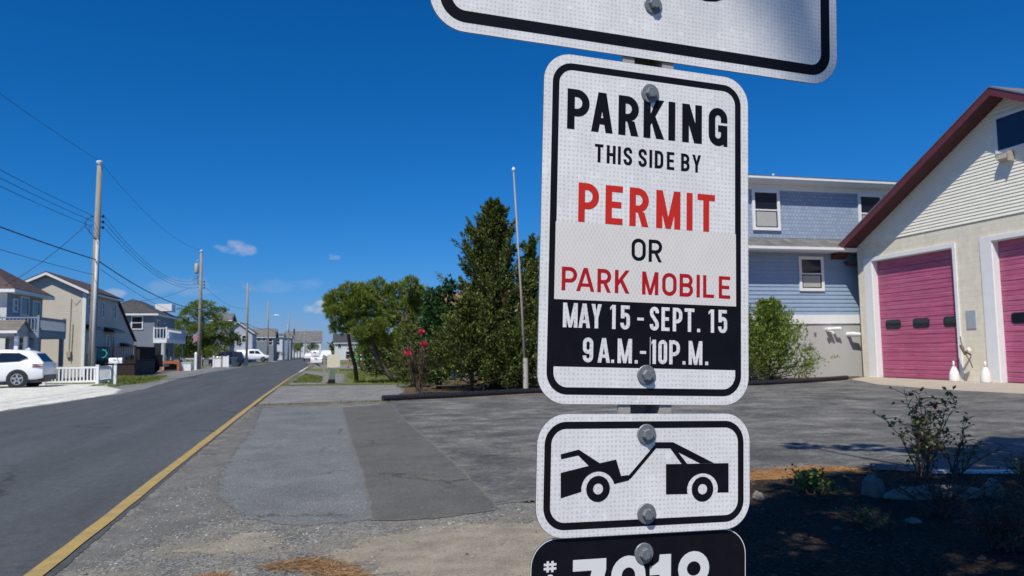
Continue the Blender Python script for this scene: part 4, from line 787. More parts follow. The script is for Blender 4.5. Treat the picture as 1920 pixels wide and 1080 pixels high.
# dark deck on its road side
dk = thing('deck', 'dark brown raised wooden deck on the side of the tan house', 'deck', (-14, 62, 0)); O_ = Matrix.Translation((14, -62, 0))
def pD(mb, nm, mat, parent=None): o = mb.build(nm, mat, parent or dk); o.data.transform(O_); return o
m = MB(); m.box(-15.7, -12.9, 57.2, 63.5, .85, 1.0); m.box(-15.7, -12.95, 57.25, 57.3, 0, .85)
pD(m, 'floor', 'deck_brown'); railing(pD, [((-15.6, 57.25), (-12.95, 57.25)), ((-12.95, 57.3), (-12.95, 63.4))], 1.0, 2.05, 'deck_brown', sp_=.14)
m = MB(); m.box(-12.97, -12.93, 57.3, 63.5, 0, .84); m.box(-13.0, -12.98, 58.6, 63.4, 1.0, 1.98); pD(m, 'skirt', 'deck_brown')
wr = thing('wreath', 'round teal coil hanging on the deck rail behind the nearest pole', 'hose', (-14.95, 57.08, 1.55)); m = MB(); m.tube([(.27*math.cos(a*.45), -.02*(a % 3), .27*math.sin(a*.45)) for a in range(29)], .05, 6); m.build('coil', 'teal', wr)
# C: grey house with white balcony
hC, pC = house('grey_house', 'grey house with hip roof and white balcony beyond the tan house', -21, -16, 78, 88, 5.45, 7.0, 'y', 'lap_grey', 'roof_dark',
    [('f', -18.05, -17.0, 3.9, 5.2), ('s', 79.0, 80.2, 2.9, 4.9), ('s', 82, 83.0, 3.3, 4.7), ('s', 79.2, 81.2, .1, 2.2, 'lap_grey'), ('s', 82.2, 84.4, .1, 2.2, 'lap_grey')], .4, hip=2.6)
m = MB(); m.box(-15.99, -14.8, 77.6, 87.5, 2.6, 2.95); pC(m, 'balcony', 'vinyl_white'); railing(pC, [((-15.95, 77.65), (-14.85, 77.65)), ((-14.85, 77.7), (-14.85, 87.4))], 2.95, 4.05, sp_=.22)
for y in (77.8, 82.5, 87.2): m = MB(); m.tube([(-15.1, y, 0), (-15.1, y, 2.6)], .2 if y < 78 else .1, 10); pC(m, 'balcony_column', 'pvc_grey')
m = MB(); m.box(-17.2, -15.6, 84, 86, 6.0, 6.75); pC(m, 'dormer', 'white_trim')
# far houses (each seen small)
fh = [
 ('far_house', 'grey gabled house rising over the dark pickup, left of the third pole', -16.5, -11.9, 132, 140, 5.2, 6.9, 'y', 'lap_pale', 'roof_grey', [('s', 134, 135.4, 3.2, 4.6), ('f', -13.6, -12.6, 3.4, 4.6)]),
 ('far_house', 'white low house with carport behind the third utility pole', -17.2, -12.6, 137, 144, 3.1, 3.8, 'x', 'lap_white', 'roof_tan', [('f', -14.6, -13.6, 1.0, 2.2), ('f', -16.6, -15.6, 1.0, 2.2)]),
 ('far_house', 'grey-roofed long house behind the white van', -15.8, -10.3, 160, 171, 5.0, 6.7, 'x', 'lap_grey', 'roof_tan', [('s', 162, 164, 3, 4.6), ('f', -13.6, -12.8, 4.0, 4.8), ('f', -12.6, -11.8, 4.0, 4.8), ('f', -11.3, -10.5, 3.2, 4.6)]),
 ('far_house', 'tall white house with balconies right of the fourth pole', -13.4, -9.9, 185, 194, 5.6, 6.3, 'x', 'lap_white', 'roof_grey', [('f', -13, -12, 3.6, 5.0), ('f', -11.4, -10.5, 3.6, 5.0), ('f', -13, -10.6, .2, 2.0), ('s', 187, 189, 3, 4.6)]),
 ('far_house', 'narrow grey house beside the fifth pole', -12.4, -9.3, 215, 226, 6.0, 6.9, 'x', 'lap_bluegrey', 'roof_grey', [('s', 217, 219, 3, 4.8), ('s', 221, 223, 3, 4.8)]),
 ('far_house', 'wide white house closing the end of the road', -15.2, -1.6, 300, 312, 6.2, 10.2, 'x', 'lap_white', 'roof_grey', [('f', -13.2, -11.8, 4, 6.0), ('f', -9.6, -8.2, 4, 6.0), ('f', -5.6, -4.0, 4.4, 6.0), ('f', -5.6, -2.8, .3, 2.4), ('s', 303, 305, 4, 6.5), ('s', 307, 309, 4, 6.5)]),
 ('far_house', 'white house with dark roof and railed deck right of the road end', 1.9, 7.6, 158, 170, 3.6, 5.4, 'x', 'lap_white', 'roof_dark', [('f', 2.4, 3.2, 2.4, 3.3), ('f', 4.0, 5.4, .3, 1.8), ('f', 6.0, 7.0, 2.2, 3.2)]),
 ('far_house', 'cream house seen through the branches of the leaning pine', 8.6, 15, 140, 150, 3.4, 5.0, 'x', 'cream', 'roof_tan', [('f', 9.4, 10.4, 1.2, 2.4), ('f', 12, 13.2, 1.2, 2.4)]),
 ('screened_house', 'white house with orange-brown roof hidden behind the tall cedar', 5.2, 15.5, 36, 46, 3.5, 4.6, 'x', 'lap_white', 'roof_orange', [('f', 6.4, 7.4, 1.6, 3.0), ('f', 9.4, 10.6, 1.6, 3.0), ('f', 8.0, 8.9, .3, 1.8)]),
]
for a in fh: house(*a)
hh, ph_ = house('far_house', 'small grey-roofed house top just right of the left pine', -15.5, -13.2, 112, 118, 6.4, 7.3, 'x', 'lap_grey', 'roof_grey', [])
# ------------------------------------------------------------------ poles and wires
def pole(x, y, h, label, lean=.0, kind=0):
    o = thing('utility_pole', label, 'utility pole', (x, y, 0), 0, 'utility poles along the left side of the road'); m = MB()
    m.tube([(0, 0, -.1), (lean*.5, 0, h*.5), (lean, 0, h)], [.19, .165, .125], 12); m.build('shaft', 'pole_wood', o, True)
    if kind in (1, 2):
        m = MB(); m.tube([(lean, -.02, h), (lean, -.02, h+.06), (lean, -.02, h+.16), (lean, -.02, h+.24), (lean, -.02, h+.3)], [.05, .06, .17, .16, .03], 12); m.build('top_insulator', 'porcelain', o, True)
        zz = h-2.75 if kind == 1 else h-2.9
        for k in range(3):
            m = MB(); z = zz-.3*k; m.tube([(-.28 if kind == 1 and k == 0 else .1, 0, z), (.34, 0, z)], .02, 6); m.tube([(.34, 0, z-.07), (.34, 0, z+.07)], .06, 8); m.build('insulator', 'black_paint', o)
    if kind == 1:
        m = MB(); m.tube([(.1, -.2, 0), (.1+lean*.6, -.19, h-4.05)], .085, 12); m.build('conduit', 'pvc_grey', o, True)
        m = MB(); m.tube([(.1, -.2, h-4.05), (-.1, -.2, h-3.8), (-.42, -.15, h-3.4), (-.5, -.1, h-3.15), (-.4, 0, h-2.9), (-.15, 0, h-2.75)], .022, 6); m.tube([(-.25, -.1, h-3.7), (-.28, -.1, h-3.4), (-.1, 0, h-3.15)], .015, 5); m.build('cable_loop', 'wire', o)
    if kind == 2:
        m = MB(); m.tube([(-.38, -.1, h-2.1), (-.38, -.1, h-1.95), (-.38, -.1, h-1.15), (-.38, -.1, h-1.05)], [.16, .2, .2, .08], 14); m.tube([(-.38, -.1, h-1.05), (-.34, -.1, h-.7)], .035, 6); m.build('transformer', 'transformer_tan', o, True)
        m = MB()
        for k in range(6): a = random.uniform(-.9, -.2); m.tube([(-.1, 0, h-2.4-.1*k), (a, .1, h-2.6+random.uniform(-.5, .4)), (a*.6, 0, h-3.2)], .014, 5)
        m.build('cable_loop', 'wire', o)
    return o
PO = [(-11.95, 43.6, 11.6), (-12.1, 79.2, 11.55), (-10.9, 112.5, 11.6), (-10.8, 151, 11.6), (-9.35, 202, 11.7), (-9.3, 238, 11.8), (-8.6, 272, 11.8), (-7.5, 292, 11.7)]
nm = ['nearest and tallest utility pole, with pale conduit up its side', 'second utility pole, carrying a tan transformer', 'third utility pole, plain and grey, above the blue bin', 'fourth utility pole, holding a white street lamp arm', 'fifth utility pole, with a can transformer, by the far white house', 'sixth utility pole, in front of the road-end house', 'seventh utility pole, thin, in front of the road-end house', 'farthest thin utility pole near the vanishing point of the road']
for i, ((x, y, h), lb) in enumerate(zip(PO, nm)):
    p = pole(x, y, h, lb, .1 if i == 0 else .02, {0: 1, 1: 2}.get(i, 0))
    if i == 3:
        m = MB(); m.tube([(0, 0, 8.5), (1.0, -.3, 8.9), (1.2, -.35, 8.85)], .04, 6); m.build('lamp_arm', 'pvc_grey', p); m = MB(); m.tube([(1.2, -.35, 8.85), (1.5, -.4, 8.88), (2.1, -.5, 8.82)], [.08, .17, .06], 8); m.build('lamp_head', 'white_trim', p)
    if i in (4, 5):
        m = MB(); m.tube([(-.05, -.3, 7.6), (-.05, -.3, 9.0)], .26, 10); m.build('transformer', 'pvc_grey' if i == 4 else 'bark', p)
    if i == 2: m = MB(); m.tube([(.1, 0, 10.7), (.45, 0, 10.75)], .03, 6); m.tube([(.45, 0, 10.5), (.45, 0, 10.8)], .09, 8); m.build('insulator', 'pvc_grey', p)
p0 = pole(-12.4, 6, 11.6, 'utility pole beside the road behind the left edge of the view', 0, 0)
def wire(a, b, sag, r, label, grp='wires strung between the utility poles'):
    m = MB(); a, b = Vector(a), Vector(b); n = 18
    m.tube([a.lerp(b, i/n)-Vector((0, 0, sag*4*(i/n)*(1-i/n))) for i in range(n+1)], r, 5); return tag(m.build('power_line', 'wire'), label, 'wire', grp)
A0, A1, A2, A3, A4 = (-12.4, 6), (-11.95, 43.6), (-12.1, 79.2), (-10.9, 112.5), (-10.8, 151)
P3 = lambda p, z, dx=0: (p[0]+dx, p[1], z)
wire(P3(A0, 11.8), P3(A1, 11.85, .1), .55, .010, 'thin topmost wire running left from the top of the nearest pole')
wire(P3(A1, 11.85, .1), P3(A2, 11.8), .9, .010, 'thin topmost wire between the nearest pole and the transformer pole')
for k, lb in enumerate(('upper', 'middle', 'lower')):
    wire(P3(A0, 9.0-.34*k, .3), P3(A1, 8.9-.3*k, -.2), .45, .012, lb+' of the three close wires left of the nearest pole')
    wire(P3(A1, 8.85-.3*k, .4), P3(A2, 8.7-.3*k, -.9+.35*k), 1.1, .012, lb+' of the three close wires between the first two poles')
wire(P3(A0, 6.9), P3(A1, 6.5, .1), .35, .028, 'thick low cable left of the nearest pole'); wire(P3(A1, 6.5, .1), P3(A2, 5.9), .55, .03, 'thick low cable between the nearest pole and the transformer pole')
wire(P3(A0, 6.0), P3(A1, 5.7), .35, .012, 'thin wire just below the thick cable left of the nearest pole'); wire(P3(A1, 6.0, .3), P3(A2, 4.9), .5, .012, 'thin wire just below the thick cable between the first poles')
wire(P3(A2, 5.9), P3(A3, 5.8), .5, .03, 'thick low cable between the transformer pole and the third pole'); wire(P3(A3, 5.8), P3(A4, 6.4), .4, .03, 'thick low cable between the third and fourth poles')
wire(P3(A2, 8.3, .3), P3(A3, 8.0), .8, .014, 'thin wire between the transformer pole and the third pole'); wire(P3(A4, 6.4), (-2, 300, 7.5), 2.0, .035, 'far cable running from the fourth pole over the road end')
wire(P3(A1, 8.4, -.45), (-16.8, 45, 5.1), .25, .014, 'slanting service wire from the nearest pole down to the left house'); wire(P3(A2, 8.2, -.8), (-15.9, 63, 5.6), .5, .014, 'slanting service wire from the transformer pole to the tan house')

# ------------------------------------------------------------------ vehicles
def wheel(parent, x, y, r=.37, w=.24, s=1, spokes=5):
    m = MB(); n = 28; m.tube([(x, y-w/2, r), (x, y-w/2+.03, r), (x, y+w/2-.03, r), (x, y+w/2, r)], [r-.03, r, r, r-.03], n); o = m.build('wheel', 'tyre', parent)
    m = MB(); yy = y+s*(w/2+.012)
    m.add([(x+r*.64*math.cos(2*math.pi*i/n), yy, r+r*.64*math.sin(2*math.pi*i/n)) for i in range(n)]+[(x+r*.56*math.cos(2*math.pi*i/n), yy, r+r*.56*math.sin(2*math.pi*i/n)) for i in range(n)], [(i, (i+1) % n, n+(i+1) % n, n+i) for i in range(n)])
    for k in range(spokes):
        a = 2*math.pi*k/spokes+.3; c, s_ = math.cos(a), math.sin(a); q = []
        for rr, ww in ((.04, .05), (r*.6, .035)): q += [(x+c*rr-s_*ww, yy+s*.001, r+s_*rr+c*ww), (x+c*rr+s_*ww, yy+s*.001, r+s_*rr-c*ww)]
        m.add(q, [(0, 1, 3, 2)])
    m.build('rim', 'alloy', parent).parent = o
    return o
def loft(sections, mat, name, parent, smooth=True):
    """sections: (x, [(half width, z)...] from bottom outer to top centre)"""
    m = MB(); n = len(sections[0][1]); k = 2*n
    for x, s in sections: m.v += [(x, -w, z) for w, z in s]+[(x, w, z) for w, z in s[::-1]]
    for i in range(len(sections)-1):
        for j in range(k): m.f.append((i*k+j, i*k+(j+1) % k, (i+1)*k+(j+1) % k, (i+1)*k+j))
    m.f += [tuple(range(k))[::-1], tuple(range((len(sections)-1)*k, len(sections)*k))]
    o = m.build(name, mat, parent, smooth)
    md = o.modifiers.new('edge', 'EDGE_SPLIT'); md.split_angle = R_(38); return o
def vehicle(label, cat, name, loc, rz, paint, body, cabin, glass, wheels, extras=None, hw=.93, group=None, wr_=.36):
    """body: [(x, zlow, zbelt)], cabin: [(x, zbelt, zroof)], glass: list of polygons (x,z)"""
    o = thing(name, label, cat, loc, rz, group)
    secs = [(x, [(hw-.08-t, zl), (hw-.01-t, zl+.1), (hw-t, (zl+zb)/2+.05), (hw-.03-t, zb-.06), (hw-.09-t, zb)]) for x, zl, zb, t in body]
    loft(secs, paint, 'body', o)
    secs = [(x, [(hw-.1-t, zb-.02), (hw-.12-t, zb+.02), (hw-.2-(zr-zb)*.12-t, max(zr-.1, zb+.03)), (hw-.3-(zr-zb)*.12-t, max(zr-.02, zb+.04)), (.12, max(zr, zb+.045))]) for x, zb, zr, t in cabin]
    loft(secs, paint, 'cabin', o)
    for s in (-1, 1):
        for P in glass:
            m = MB(); zb = cabin[1][1]
            def yy(z): return s*(hw-.115-max(0, z-zb)*.19+.012)
            m.add([(x, yy(z), z) for x, z in P], [tuple(range(len(P))) if s < 0 else tuple(range(len(P)))[::-1]]); m.build('side_window', 'glass_dark', o)
    for wx in wheels:
        for s in (-1, 1):
            m = MB(); n = 24; R2 = wr_+.06; y = s*(hw+.004)
            m.add([(wx+R2*math.cos(math.pi*i/12-.0), y, wr_+R2*math.sin(math.pi*i/12)) for i in range(n)], [tuple(range(n))]); m.build('wheel_arch', 'car_black_trim', o)
            wheel(o, wx, s*(hw-.09), wr_, .22, s)
    return o
# near white SUV, backed toward the road (front points to -x)
su = vehicle('white SUV parked on the white shell drive at the left edge', 'car', 'parked_suv', (-14.95, 39.45, 0), math.pi, 'car_white',
    [(-2.42, .55, .98, .14), (-2.36, .42, 1.12, .05), (-2.1, .36, 1.16, .01), (-1.4, .3, 1.16, 0), (0, .28, 1.12, 0), (1.2, .3, 1.08, 0), (1.9, .34, 1.02, .02), (2.3, .4, .9, .1), (2.42, .5, .75, .2)],
    [(-2.32, 1.1, 1.14, .04), (-1.95, 1.12, 1.6, .03), (-1.6, 1.13, 1.7, .01), (-.6, 1.1, 1.76, 0), (.2, 1.08, 1.74, 0), (.75, 1.06, 1.5, .03), (1.35, 1.04, 1.09, .05)],
    [[(-1.72, 1.38), (-1.35, 1.2), (-.55, 1.16), (-.55, 1.6), (-1.35, 1.58)], [(-.48, 1.16), (.5, 1.14), (.5, 1.5), (-.48, 1.61)], [(.56, 1.14), (1.15, 1.12), (.58, 1.47)]], [-1.36, 1.5], wr_=.39)
m = MB(); m.slab([(-2.31, .62, 1.17), (-2.31, -.62, 1.17), (-1.99, -.55, 1.56), (-1.99, .55, 1.56)], .015); m.build('rear_window', 'glass_dark', su)
for s in (-1, 1):
    for z in (1.03, .93): m = MB(); m.box(-2.4, -1.95, s*.925-.015, s*.925+.015, z, z+.035); m.build('tail_lamp', 'lamp_red', su)
m = MB(); m.box(-2.44, -2.2, -.78, .78, .32, .56); m.box(-2.2, 2.1, -.86, .86, .22, .36); m.build('lower_trim', 'car_black_trim', su)
m = MB(); m.prism([(-1.55, 1.72), (-1.3, 1.74), (-1.5, 1.83)], -.03, .03, 'y'); m.build('roof_fin', 'car_white', su)
m = MB(); m.box(-.2, -.02, -.955, -.925, .98, 1.01); m.box(-1.2, -1.02, -.955, -.925, 1.0, 1.03); m.build('door_handle', 'chrome', su)
pickup_body = [(-2.7, .6, 1.02, .04), (-2.6, .5, 1.08, 0), (-1, .45, 1.08, 0), (.6, .45, 1.1, 0), (1.9, .45, 1.06, 0), (2.5, .5, 1.0, .04), (2.7, .6, .85, .12)]
pickup_cab = [(-1.0, 1.06, 1.12, .02), (-.85, 1.08, 1.78, 0), (0, 1.08, 1.84, 0), (.6, 1.08, 1.8, 0), (1.3, 1.06, 1.12, .02)]
gl = [[(-.7, 1.2), (.05, 1.2), (.05, 1.66), (-.65, 1.66)], [(.12, 1.2), (.95, 1.18), (.6, 1.64), (.12, 1.66)]]
vehicle('dark blue SUV parked behind the white fence panels by the second pole', 'car', 'parked_suv', (-11.0, 91.5, 0), math.pi, 'car_dark', [(-1.9, .5, 1.0, .05), (-1.5, .35, 1.1, 0), (0, .3, 1.1, 0), (1.2, .35, 1.05, 0), (1.85, .5, .85, .12)], [(-1.85, 1.05, 1.12, .03), (-1.6, 1.08, 1.7, 0), (0, 1.08, 1.8, 0), (.4, 1.06, 1.72, 0), (1.1, 1.04, 1.1, .04)], gl, [-1.15, 1.15])
vn = vehicle('white van parked side-on beyond the blue bins', 'van', 'parked_van', (-11.7, 131, .2), 0, 'car_white', [(-2.6, .5, 1.1, .04), (-2.5, .4, 1.2, 0), (0, .35, 1.2, 0), (1.7, .4, 1.15, 0), (2.5, .45, .95, .05), (2.65, .55, .8, .12)],
    [(-2.6, 1.15, 1.3, .0), (-2.5, 1.18, 1.95, 0), (0, 1.18, 2.05, 0), (.9, 1.16, 2.0, 0), (1.75, 1.1, 1.2, .02)], [[(.4, 1.3), (1.3, 1.26), (.9, 1.75), (.4, 1.78)], [(-.5, 1.3), (.3, 1.3), (.3, 1.78), (-.5, 1.78)]], [-1.7, 1.7])
pt = vehicle('white pickup truck seen from behind, parked right of the road', 'pickup truck', 'parked_pickup', (.1, 108, 0), math.pi/2, 'car_white', pickup_body, pickup_cab, gl, [-1.75, 1.75])
m = MB(); m.slab([(-.93, .55, 1.2), (-.93, -.55, 1.2), (-.87, -.52, 1.68), (-.87, .52, 1.68)], .01); m.build('rear_window', 'glass_dark', pt); m = MB(); m.box(-2.76, -2.62, -.85, .85, .5, .68); m.box(-2.73, -2.7, -.12, .12, .8, .95); m.build('bumper', 'black_paint', pt)
vehicle('small white car parked farther along, left of the white pickup', 'car', 'parked_car', (-3.1, 150, 0), math.pi/2, 'car_white', [(-2.1, .5, .95, .08), (-1.6, .35, 1.0, 0), (0, .3, 1.0, 0), (1.6, .35, .95, 0), (2.1, .5, .8, .12)], [(-1.6, .96, 1.0, .03), (-1.1, .98, 1.4, 0), (0, .98, 1.48, 0), (.4, .98, 1.44, 0), (1.1, .96, 1.0, .04)], [[(-.9, 1.08), (.6, 1.08), (.3, 1.34), (-.8, 1.34)]], [-1.3, 1.3])
tr = thing('trailer', 'black flat trailer at the end of the dark deck', 'trailer', (-14.3, 68.5, 0)); m = MB(); m.box(-1.3, 1.25, -1.2, 1.2, .45, .62); m.box(-1.3, 1.2, -1.22, -1.15, .62, 1.45); m.box(-1.3, -1.2, -1.15, 1.15, .62, 1.45); m.build('bed', 'black_paint', tr); wheel(tr, .2, -1.05, .32, .2, -1); wheel(tr, .2, 1.05, .32, .2, 1)

# ------------------------------------------------------------------ street furniture, left
fe = thing('picket_fence', 'low white picket fence behind the white SUV', 'fence', (-11, 41.2, 0))
m = MB(); L_ = 2.35
for x in (-L_, 0): m.box(x-.07, x+.07, -.07, .07, 0, .92); m.box(x-.08, x+.08, -.08, .08, .92, .96)
m.build('post', 'vinyl_white', fe); m = MB(); m.box(-L_+.07, -.07, -.03, .03, .78, .88); m.box(-L_+.07, -.07, -.03, .03, .1, .2); m.box(-.03, .03, .07, 2.2, .78, .88); m.box(-.03, .03, .07, 2.2, .1, .2); m.build('rail', 'vinyl_white', fe)
m = MB()
for i in range(14): x = -L_+.16+i*.158; m.box(x-.032, x+.032, -.018, .018, .2, .78)
for i in range(12): y = .2+i*.17; m.box(-.018, .018, y-.04, y+.04, .2, .78)
m.box(-.1, .1, 2.2, 2.36, 0, .9)
m.build('picket', 'vinyl_white', fe)
def mailbox(name, label, x, y, boxes, post=(.1, 1.0), mat='vinyl_white', arm=False, post_x=0):
    o = thing(name, label, 'mailbox', (x, y, 0)); m = MB(); m.box(post_x-.06, post_x+.06, -.06, .06, 0, post[1]); 
    if arm: m.prism([(post_x-.06, .62), (post_x-.5, .95), (post_x-.5, 1.03), (post_x-.06, .74)], -.04, .04, 'y'); m.box(post_x-.75, post_x-.06, -.05, .05, .66+.25, .98)
    m.build('post', mat if not arm else 'pole_wood', o)
    for (bx0, bx1, z0, w, h) in boxes:
        pr = [(-w/2, z0), (w/2, z0)]+arc(0, z0+h-w/2, w/2, w/2, 0, 180, 8); m = MB(); m.prism([(a, b) for a, b in pr], bx0, bx1, 'x'); b = m.build('box', 'vinyl_white', o)
        m = MB(); m.prism([(-w/2-.008, z0-.005), (w/2+.008, z0-.005)]+arc(0, z0+h-w/2, w/2+.008, w/2+.008, 0, 180, 8), bx1 if not arm else bx0-.02, (bx1+.02) if not arm else bx0, 'x'); m.build('lid', 'vinyl_white', o)
        m = MB(); m.box((bx0+bx1)/2, (bx0+bx1)/2+.02, -w/2-.012, -w/2-.004, z0+h*.4, z0+h*.75); m.box((bx0+bx1)/2-.1, (bx0+bx1)/2, -w/2-.012, -w/2-.004, z0+h*.65, z0+h*.75); m.build('flag', 'lamp_red' if not arm else 'black_paint', o)
    return o
mailbox('mailbox', 'white mailbox on a white post on the lawn left of the road', -9.85, 39.8, [(-.28, .28, 1.03, .24, .26)], (.1, 1.03))
mailbox('double_mailbox', 'two stacked white mailboxes on a grey post right of the road', -.05, 35.2, [(-.58, -.1, .94, .26, .27), (-.56, -.24, 1.25, .22, .24)], (.1, 1.28), arm=True)
bd = thing('notice_board', 'blank cream board on a grey frame behind the green pedestal', 'board', (.38, 36.8, 0)); m = MB(); m.box(-.3, .3, -.03, 0, .68, 1.3); m.build('panel', 'board_cream', bd); m = MB(); m.box(-.26, -.2, .0, .05, 0, 1.2); m.box(.2, .26, 0, .05, 0, 1.2); m.build('leg', 'pole_wood', bd)
pe = thing('utility_pedestal', 'short green-grey utility pedestal with dark base below the cream board', 'pedestal', (.28, 34.9, 0)); m = MB(); m.prism([(-.13, .18), (.15, .18), (.17, .66), (-.05, .68)], -.12, .12, 'y'); m.build('cabinet', 'pedestal_green', pe); m = MB(); m.prism([(-.2, 0), (.16, 0), (.15, .178), (-.14, .178)], -.14, .14, 'y'); m.build('base', 'black_paint', pe)
gs = thing('yard_sign', 'small bright green sign on a white stake in the far grass', 'sign', (2.4, 62, 0)); m = MB(); m.box(-.16, .16, -.01, .01, .75, 1.1); m.build('panel', 'green_sign', gs); m = MB(); m.box(-.04, .04, .01, .03, 0, .75); m.build('stake', 'white_trim', gs)
for x, y, lb in ((-.05, 66, 'orange marker post just right of the double mailbox'), (2.1, 72, 'orange marker post beside the green yard sign'), (4.9, 62, 'orange marker post in the grass below the leaning pine')):
    o = thing('marker_post', lb, 'marker post', (x, y, 0), 0, 'orange marker posts in the far verge'); m = MB(); m.tube([(0, 0, 0), (0, 0, .7)], .045, 8); m.build('tube', 'orange_plastic', o); m = MB(); m.tube([(0, 0, 0), (0, 0, .06)], .12, 8); m.build('foot', 'black_paint', o)
of = thing('wooden_stand', 'orange-brown wooden bench stand beside the road', 'stand', (-13.4, 72, 0)); m = MB(); m.box(-.78, .78, -.2, .2, .66, .9); m.box(-.8, -.6, -.2, .2, 0, .66); m.box(.6, .8, -.2, .2, 0, .66); m.build('frame', 'wood_orange', of); m = MB(); m.box(-.6, .6, .1, .14, .02, .62); m.build('back_panel', 'deck_brown', of)
st_ = thing('garden_statue', 'small pale statue standing before the wooden stand', 'statue', (-13.85, 71.5, 0)); m = MB(); m.tube([(0, 0, 0), (0, 0, .2), (0, 0, .4), (0, 0, .48), (0, 0, .56), (0, 0, .64)], [.12, .1, .07, .04, .06, .02], 10); m.build('figure', 'stone', st_, True)
st2 = thing('garden_statue', 'small pale statue sitting on top of the wooden stand', 'statue', (-13.35, 72, .9)); m = MB(); m.tube([(0, 0, 0), (0, 0, .15), (0, 0, .22), (0, 0, .3), (0, 0, .36)], [.08, .06, .03, .05, .02], 10); m.build('figure', 'stone', st2, True)
wb = thing('white_planter', 'white box planter right of the wooden stand', 'planter', (-12.1, 72.6, 0)); m = MB(); m.box(-.5, .38, -.4, .4, 0, .66); m.build('box', 'vinyl_white', wb); m = MB(); m.box(-.54, .42, -.44, .44, .66, .72); m.build('rim', 'vinyl_white', wb)
wp_ = thing('gate_post', 'tall white pointed post by the second utility pole', 'post', (-11.6, 74, 0)); m = MB(); m.box(-.1, .1, -.1, .1, 0, 1.5); m.build('post', 'vinyl_white', wp_); m = MB(); m.add([(-.12, -.12, 1.5), (.12, -.12, 1.5), (.12, .12, 1.5), (-.12, .12, 1.5), (0, 0, 1.68)], [(0, 1, 4), (1, 2, 4), (2, 3, 4), (3, 0, 4)]); m.build('cap', 'vinyl_white', wp_)
rl = thing('rail_fence', 'low grey rail fence in front of the left pine tree', 'fence', (-13, 80, 0)); m = MB(); m.box(-2.9, 3.0, -.04, .04, .95, 1.1); m.build('rail', 'pvc_grey', rl); m = MB()
for x in (-2.8, -1.0, 1.0, 2.9): m.box(x-.07, x+.07, -.07, .07, 0, 1.3)
m.build('post', 'pole_wood', rl)
for x, y, w, h, lb in ((-11.15, 87.2, 1.35, 1.25, 'solid white vinyl fence panel in front of the dark SUV'),):
    o = thing('fence_panel', lb, 'fence', (x, y, 0)); m = MB(); m.prism([(-.6, .05), (.75, .05), (.75, 1.2), (-.15, 1.2), (-.25, 1.0), (-.6, .95)], -.03, .03, 'y'); m.build('panel', 'vinyl_white', o); m = MB(); m.box(.75, .87, -.06, .06, 0, 1.28); m.box(-.78, -.62, -.06, .06, 0, 1.3); m.build('post', 'vinyl_white', o)
def bin_(x, y, lb):
    o = thing('rubbish_bin', lb, 'bin', (x, y, 0), 0, 'blue wheeled bins at the kerb'); m = MB()
    m.add([(-.24, -.24, .05), (.24, -.24, .05), (.24, .24, .05), (-.24, .24, .05), (-.31, -.31, .95), (.31, -.31, .95), (.31, .31, .95), (-.31, .31, .95)], [(0, 3, 2, 1), (4, 5, 6, 7), (0, 1, 5, 4), (1, 2, 6, 5), (2, 3, 7, 6), (3, 0, 4, 7)]); m.build('bin_body', 'bin_blue', o)
    m = MB(); m.prism([(-.34, .95), (.36, .95), (.34, 1.0), (0, 1.06), (-.32, 1.02)], -.33, .33, 'x'); m.build('lid', 'bin_blue', o); return o
bin_(-8.95, 91, 'blue wheeled bin by the third utility pole'); bin_(-9.9, 89, 'blue wheeled bin beside the white fence panel')
fg = thing('house_flag', 'faded red and white flag on the grey house corner', 'flag', (-14.4, 87.3, 2.9)); m = MB(); m.tube([(0, 0, 0), (1.0, -.3, 1.0)], .025, 6); m.build('staff', 'white_trim', fg); m = MB(); m.add([(.5, -.15, .5), (.95, -.3, .95), (.9, -.28, .1), (.7, -.2, -.1), (.45, -.15, -.05)], [(0, 1, 2, 3, 4)]); m.build('cloth', 'flag_cloth', fg)

# ------------------------------------------------------------------ right: flagpole, pipe, curb, rocks
fp = thing('flagpole', 'slim weathered flagpole with ball top in front of the tall cedar', 'flagpole', (6.36, 23.7, 0)); m = MB()
m.tube([(0, 0, .0), (-.1, 0, 3.0), (-.3, 0, 7.3)], [.042, .036, .026], 12); m.build('pole', 'flagpole_metal', fp, True); m = MB(); m.tube([(0, 0, 0), (0, 0, 1.1)], .085, 12); m.build('sleeve', 'pole_sleeve', fp); m = MB(); m.tube([(-.3, 0, 7.3), (-.3, 0, 7.34), (-.3, 0, 7.4), (-.3, 0, 7.46)], [.02, .06, .06, .02], 10); m.build('ball', 'porcelain', fp, True)
m = MB(); ctrl = [(1.55, 21.15), (3.5, 21.75), (6.3, 22.75), (9, 23.1), (12, 23.3), (15, 23.7), (17.5, 24.4), (20.3, 25.9)]; pts = []
for i in range(len(ctrl)-1):
    for k in range(40): pts.append((ctrl[i][0]+(ctrl[i+1][0]-ctrl[i][0])*k/40, ctrl[i][1]+(ctrl[i+1][1]-ctrl[i][1])*k/40+.03*math.sin((i*40+k)*.11), .085))
m.tube(pts, [.078 if i % 2 else .088 for i in range(len(pts))], 10); tag(m.build('drain_pipe', 'pipe_black', None), 'long black corrugated drain pipe lying along the far edge of the lot', 'pipe')
cb_ = MB(); cb_.prism([(6.1, 6.66), (6.12, 6.71), (9.1, 5.66), (9.08, 5.61)], .0, .035, 'z'); tag(cb_.build('white_kerb', 'white_trim'), 'narrow white edging strip behind the rose bush', 'kerb')
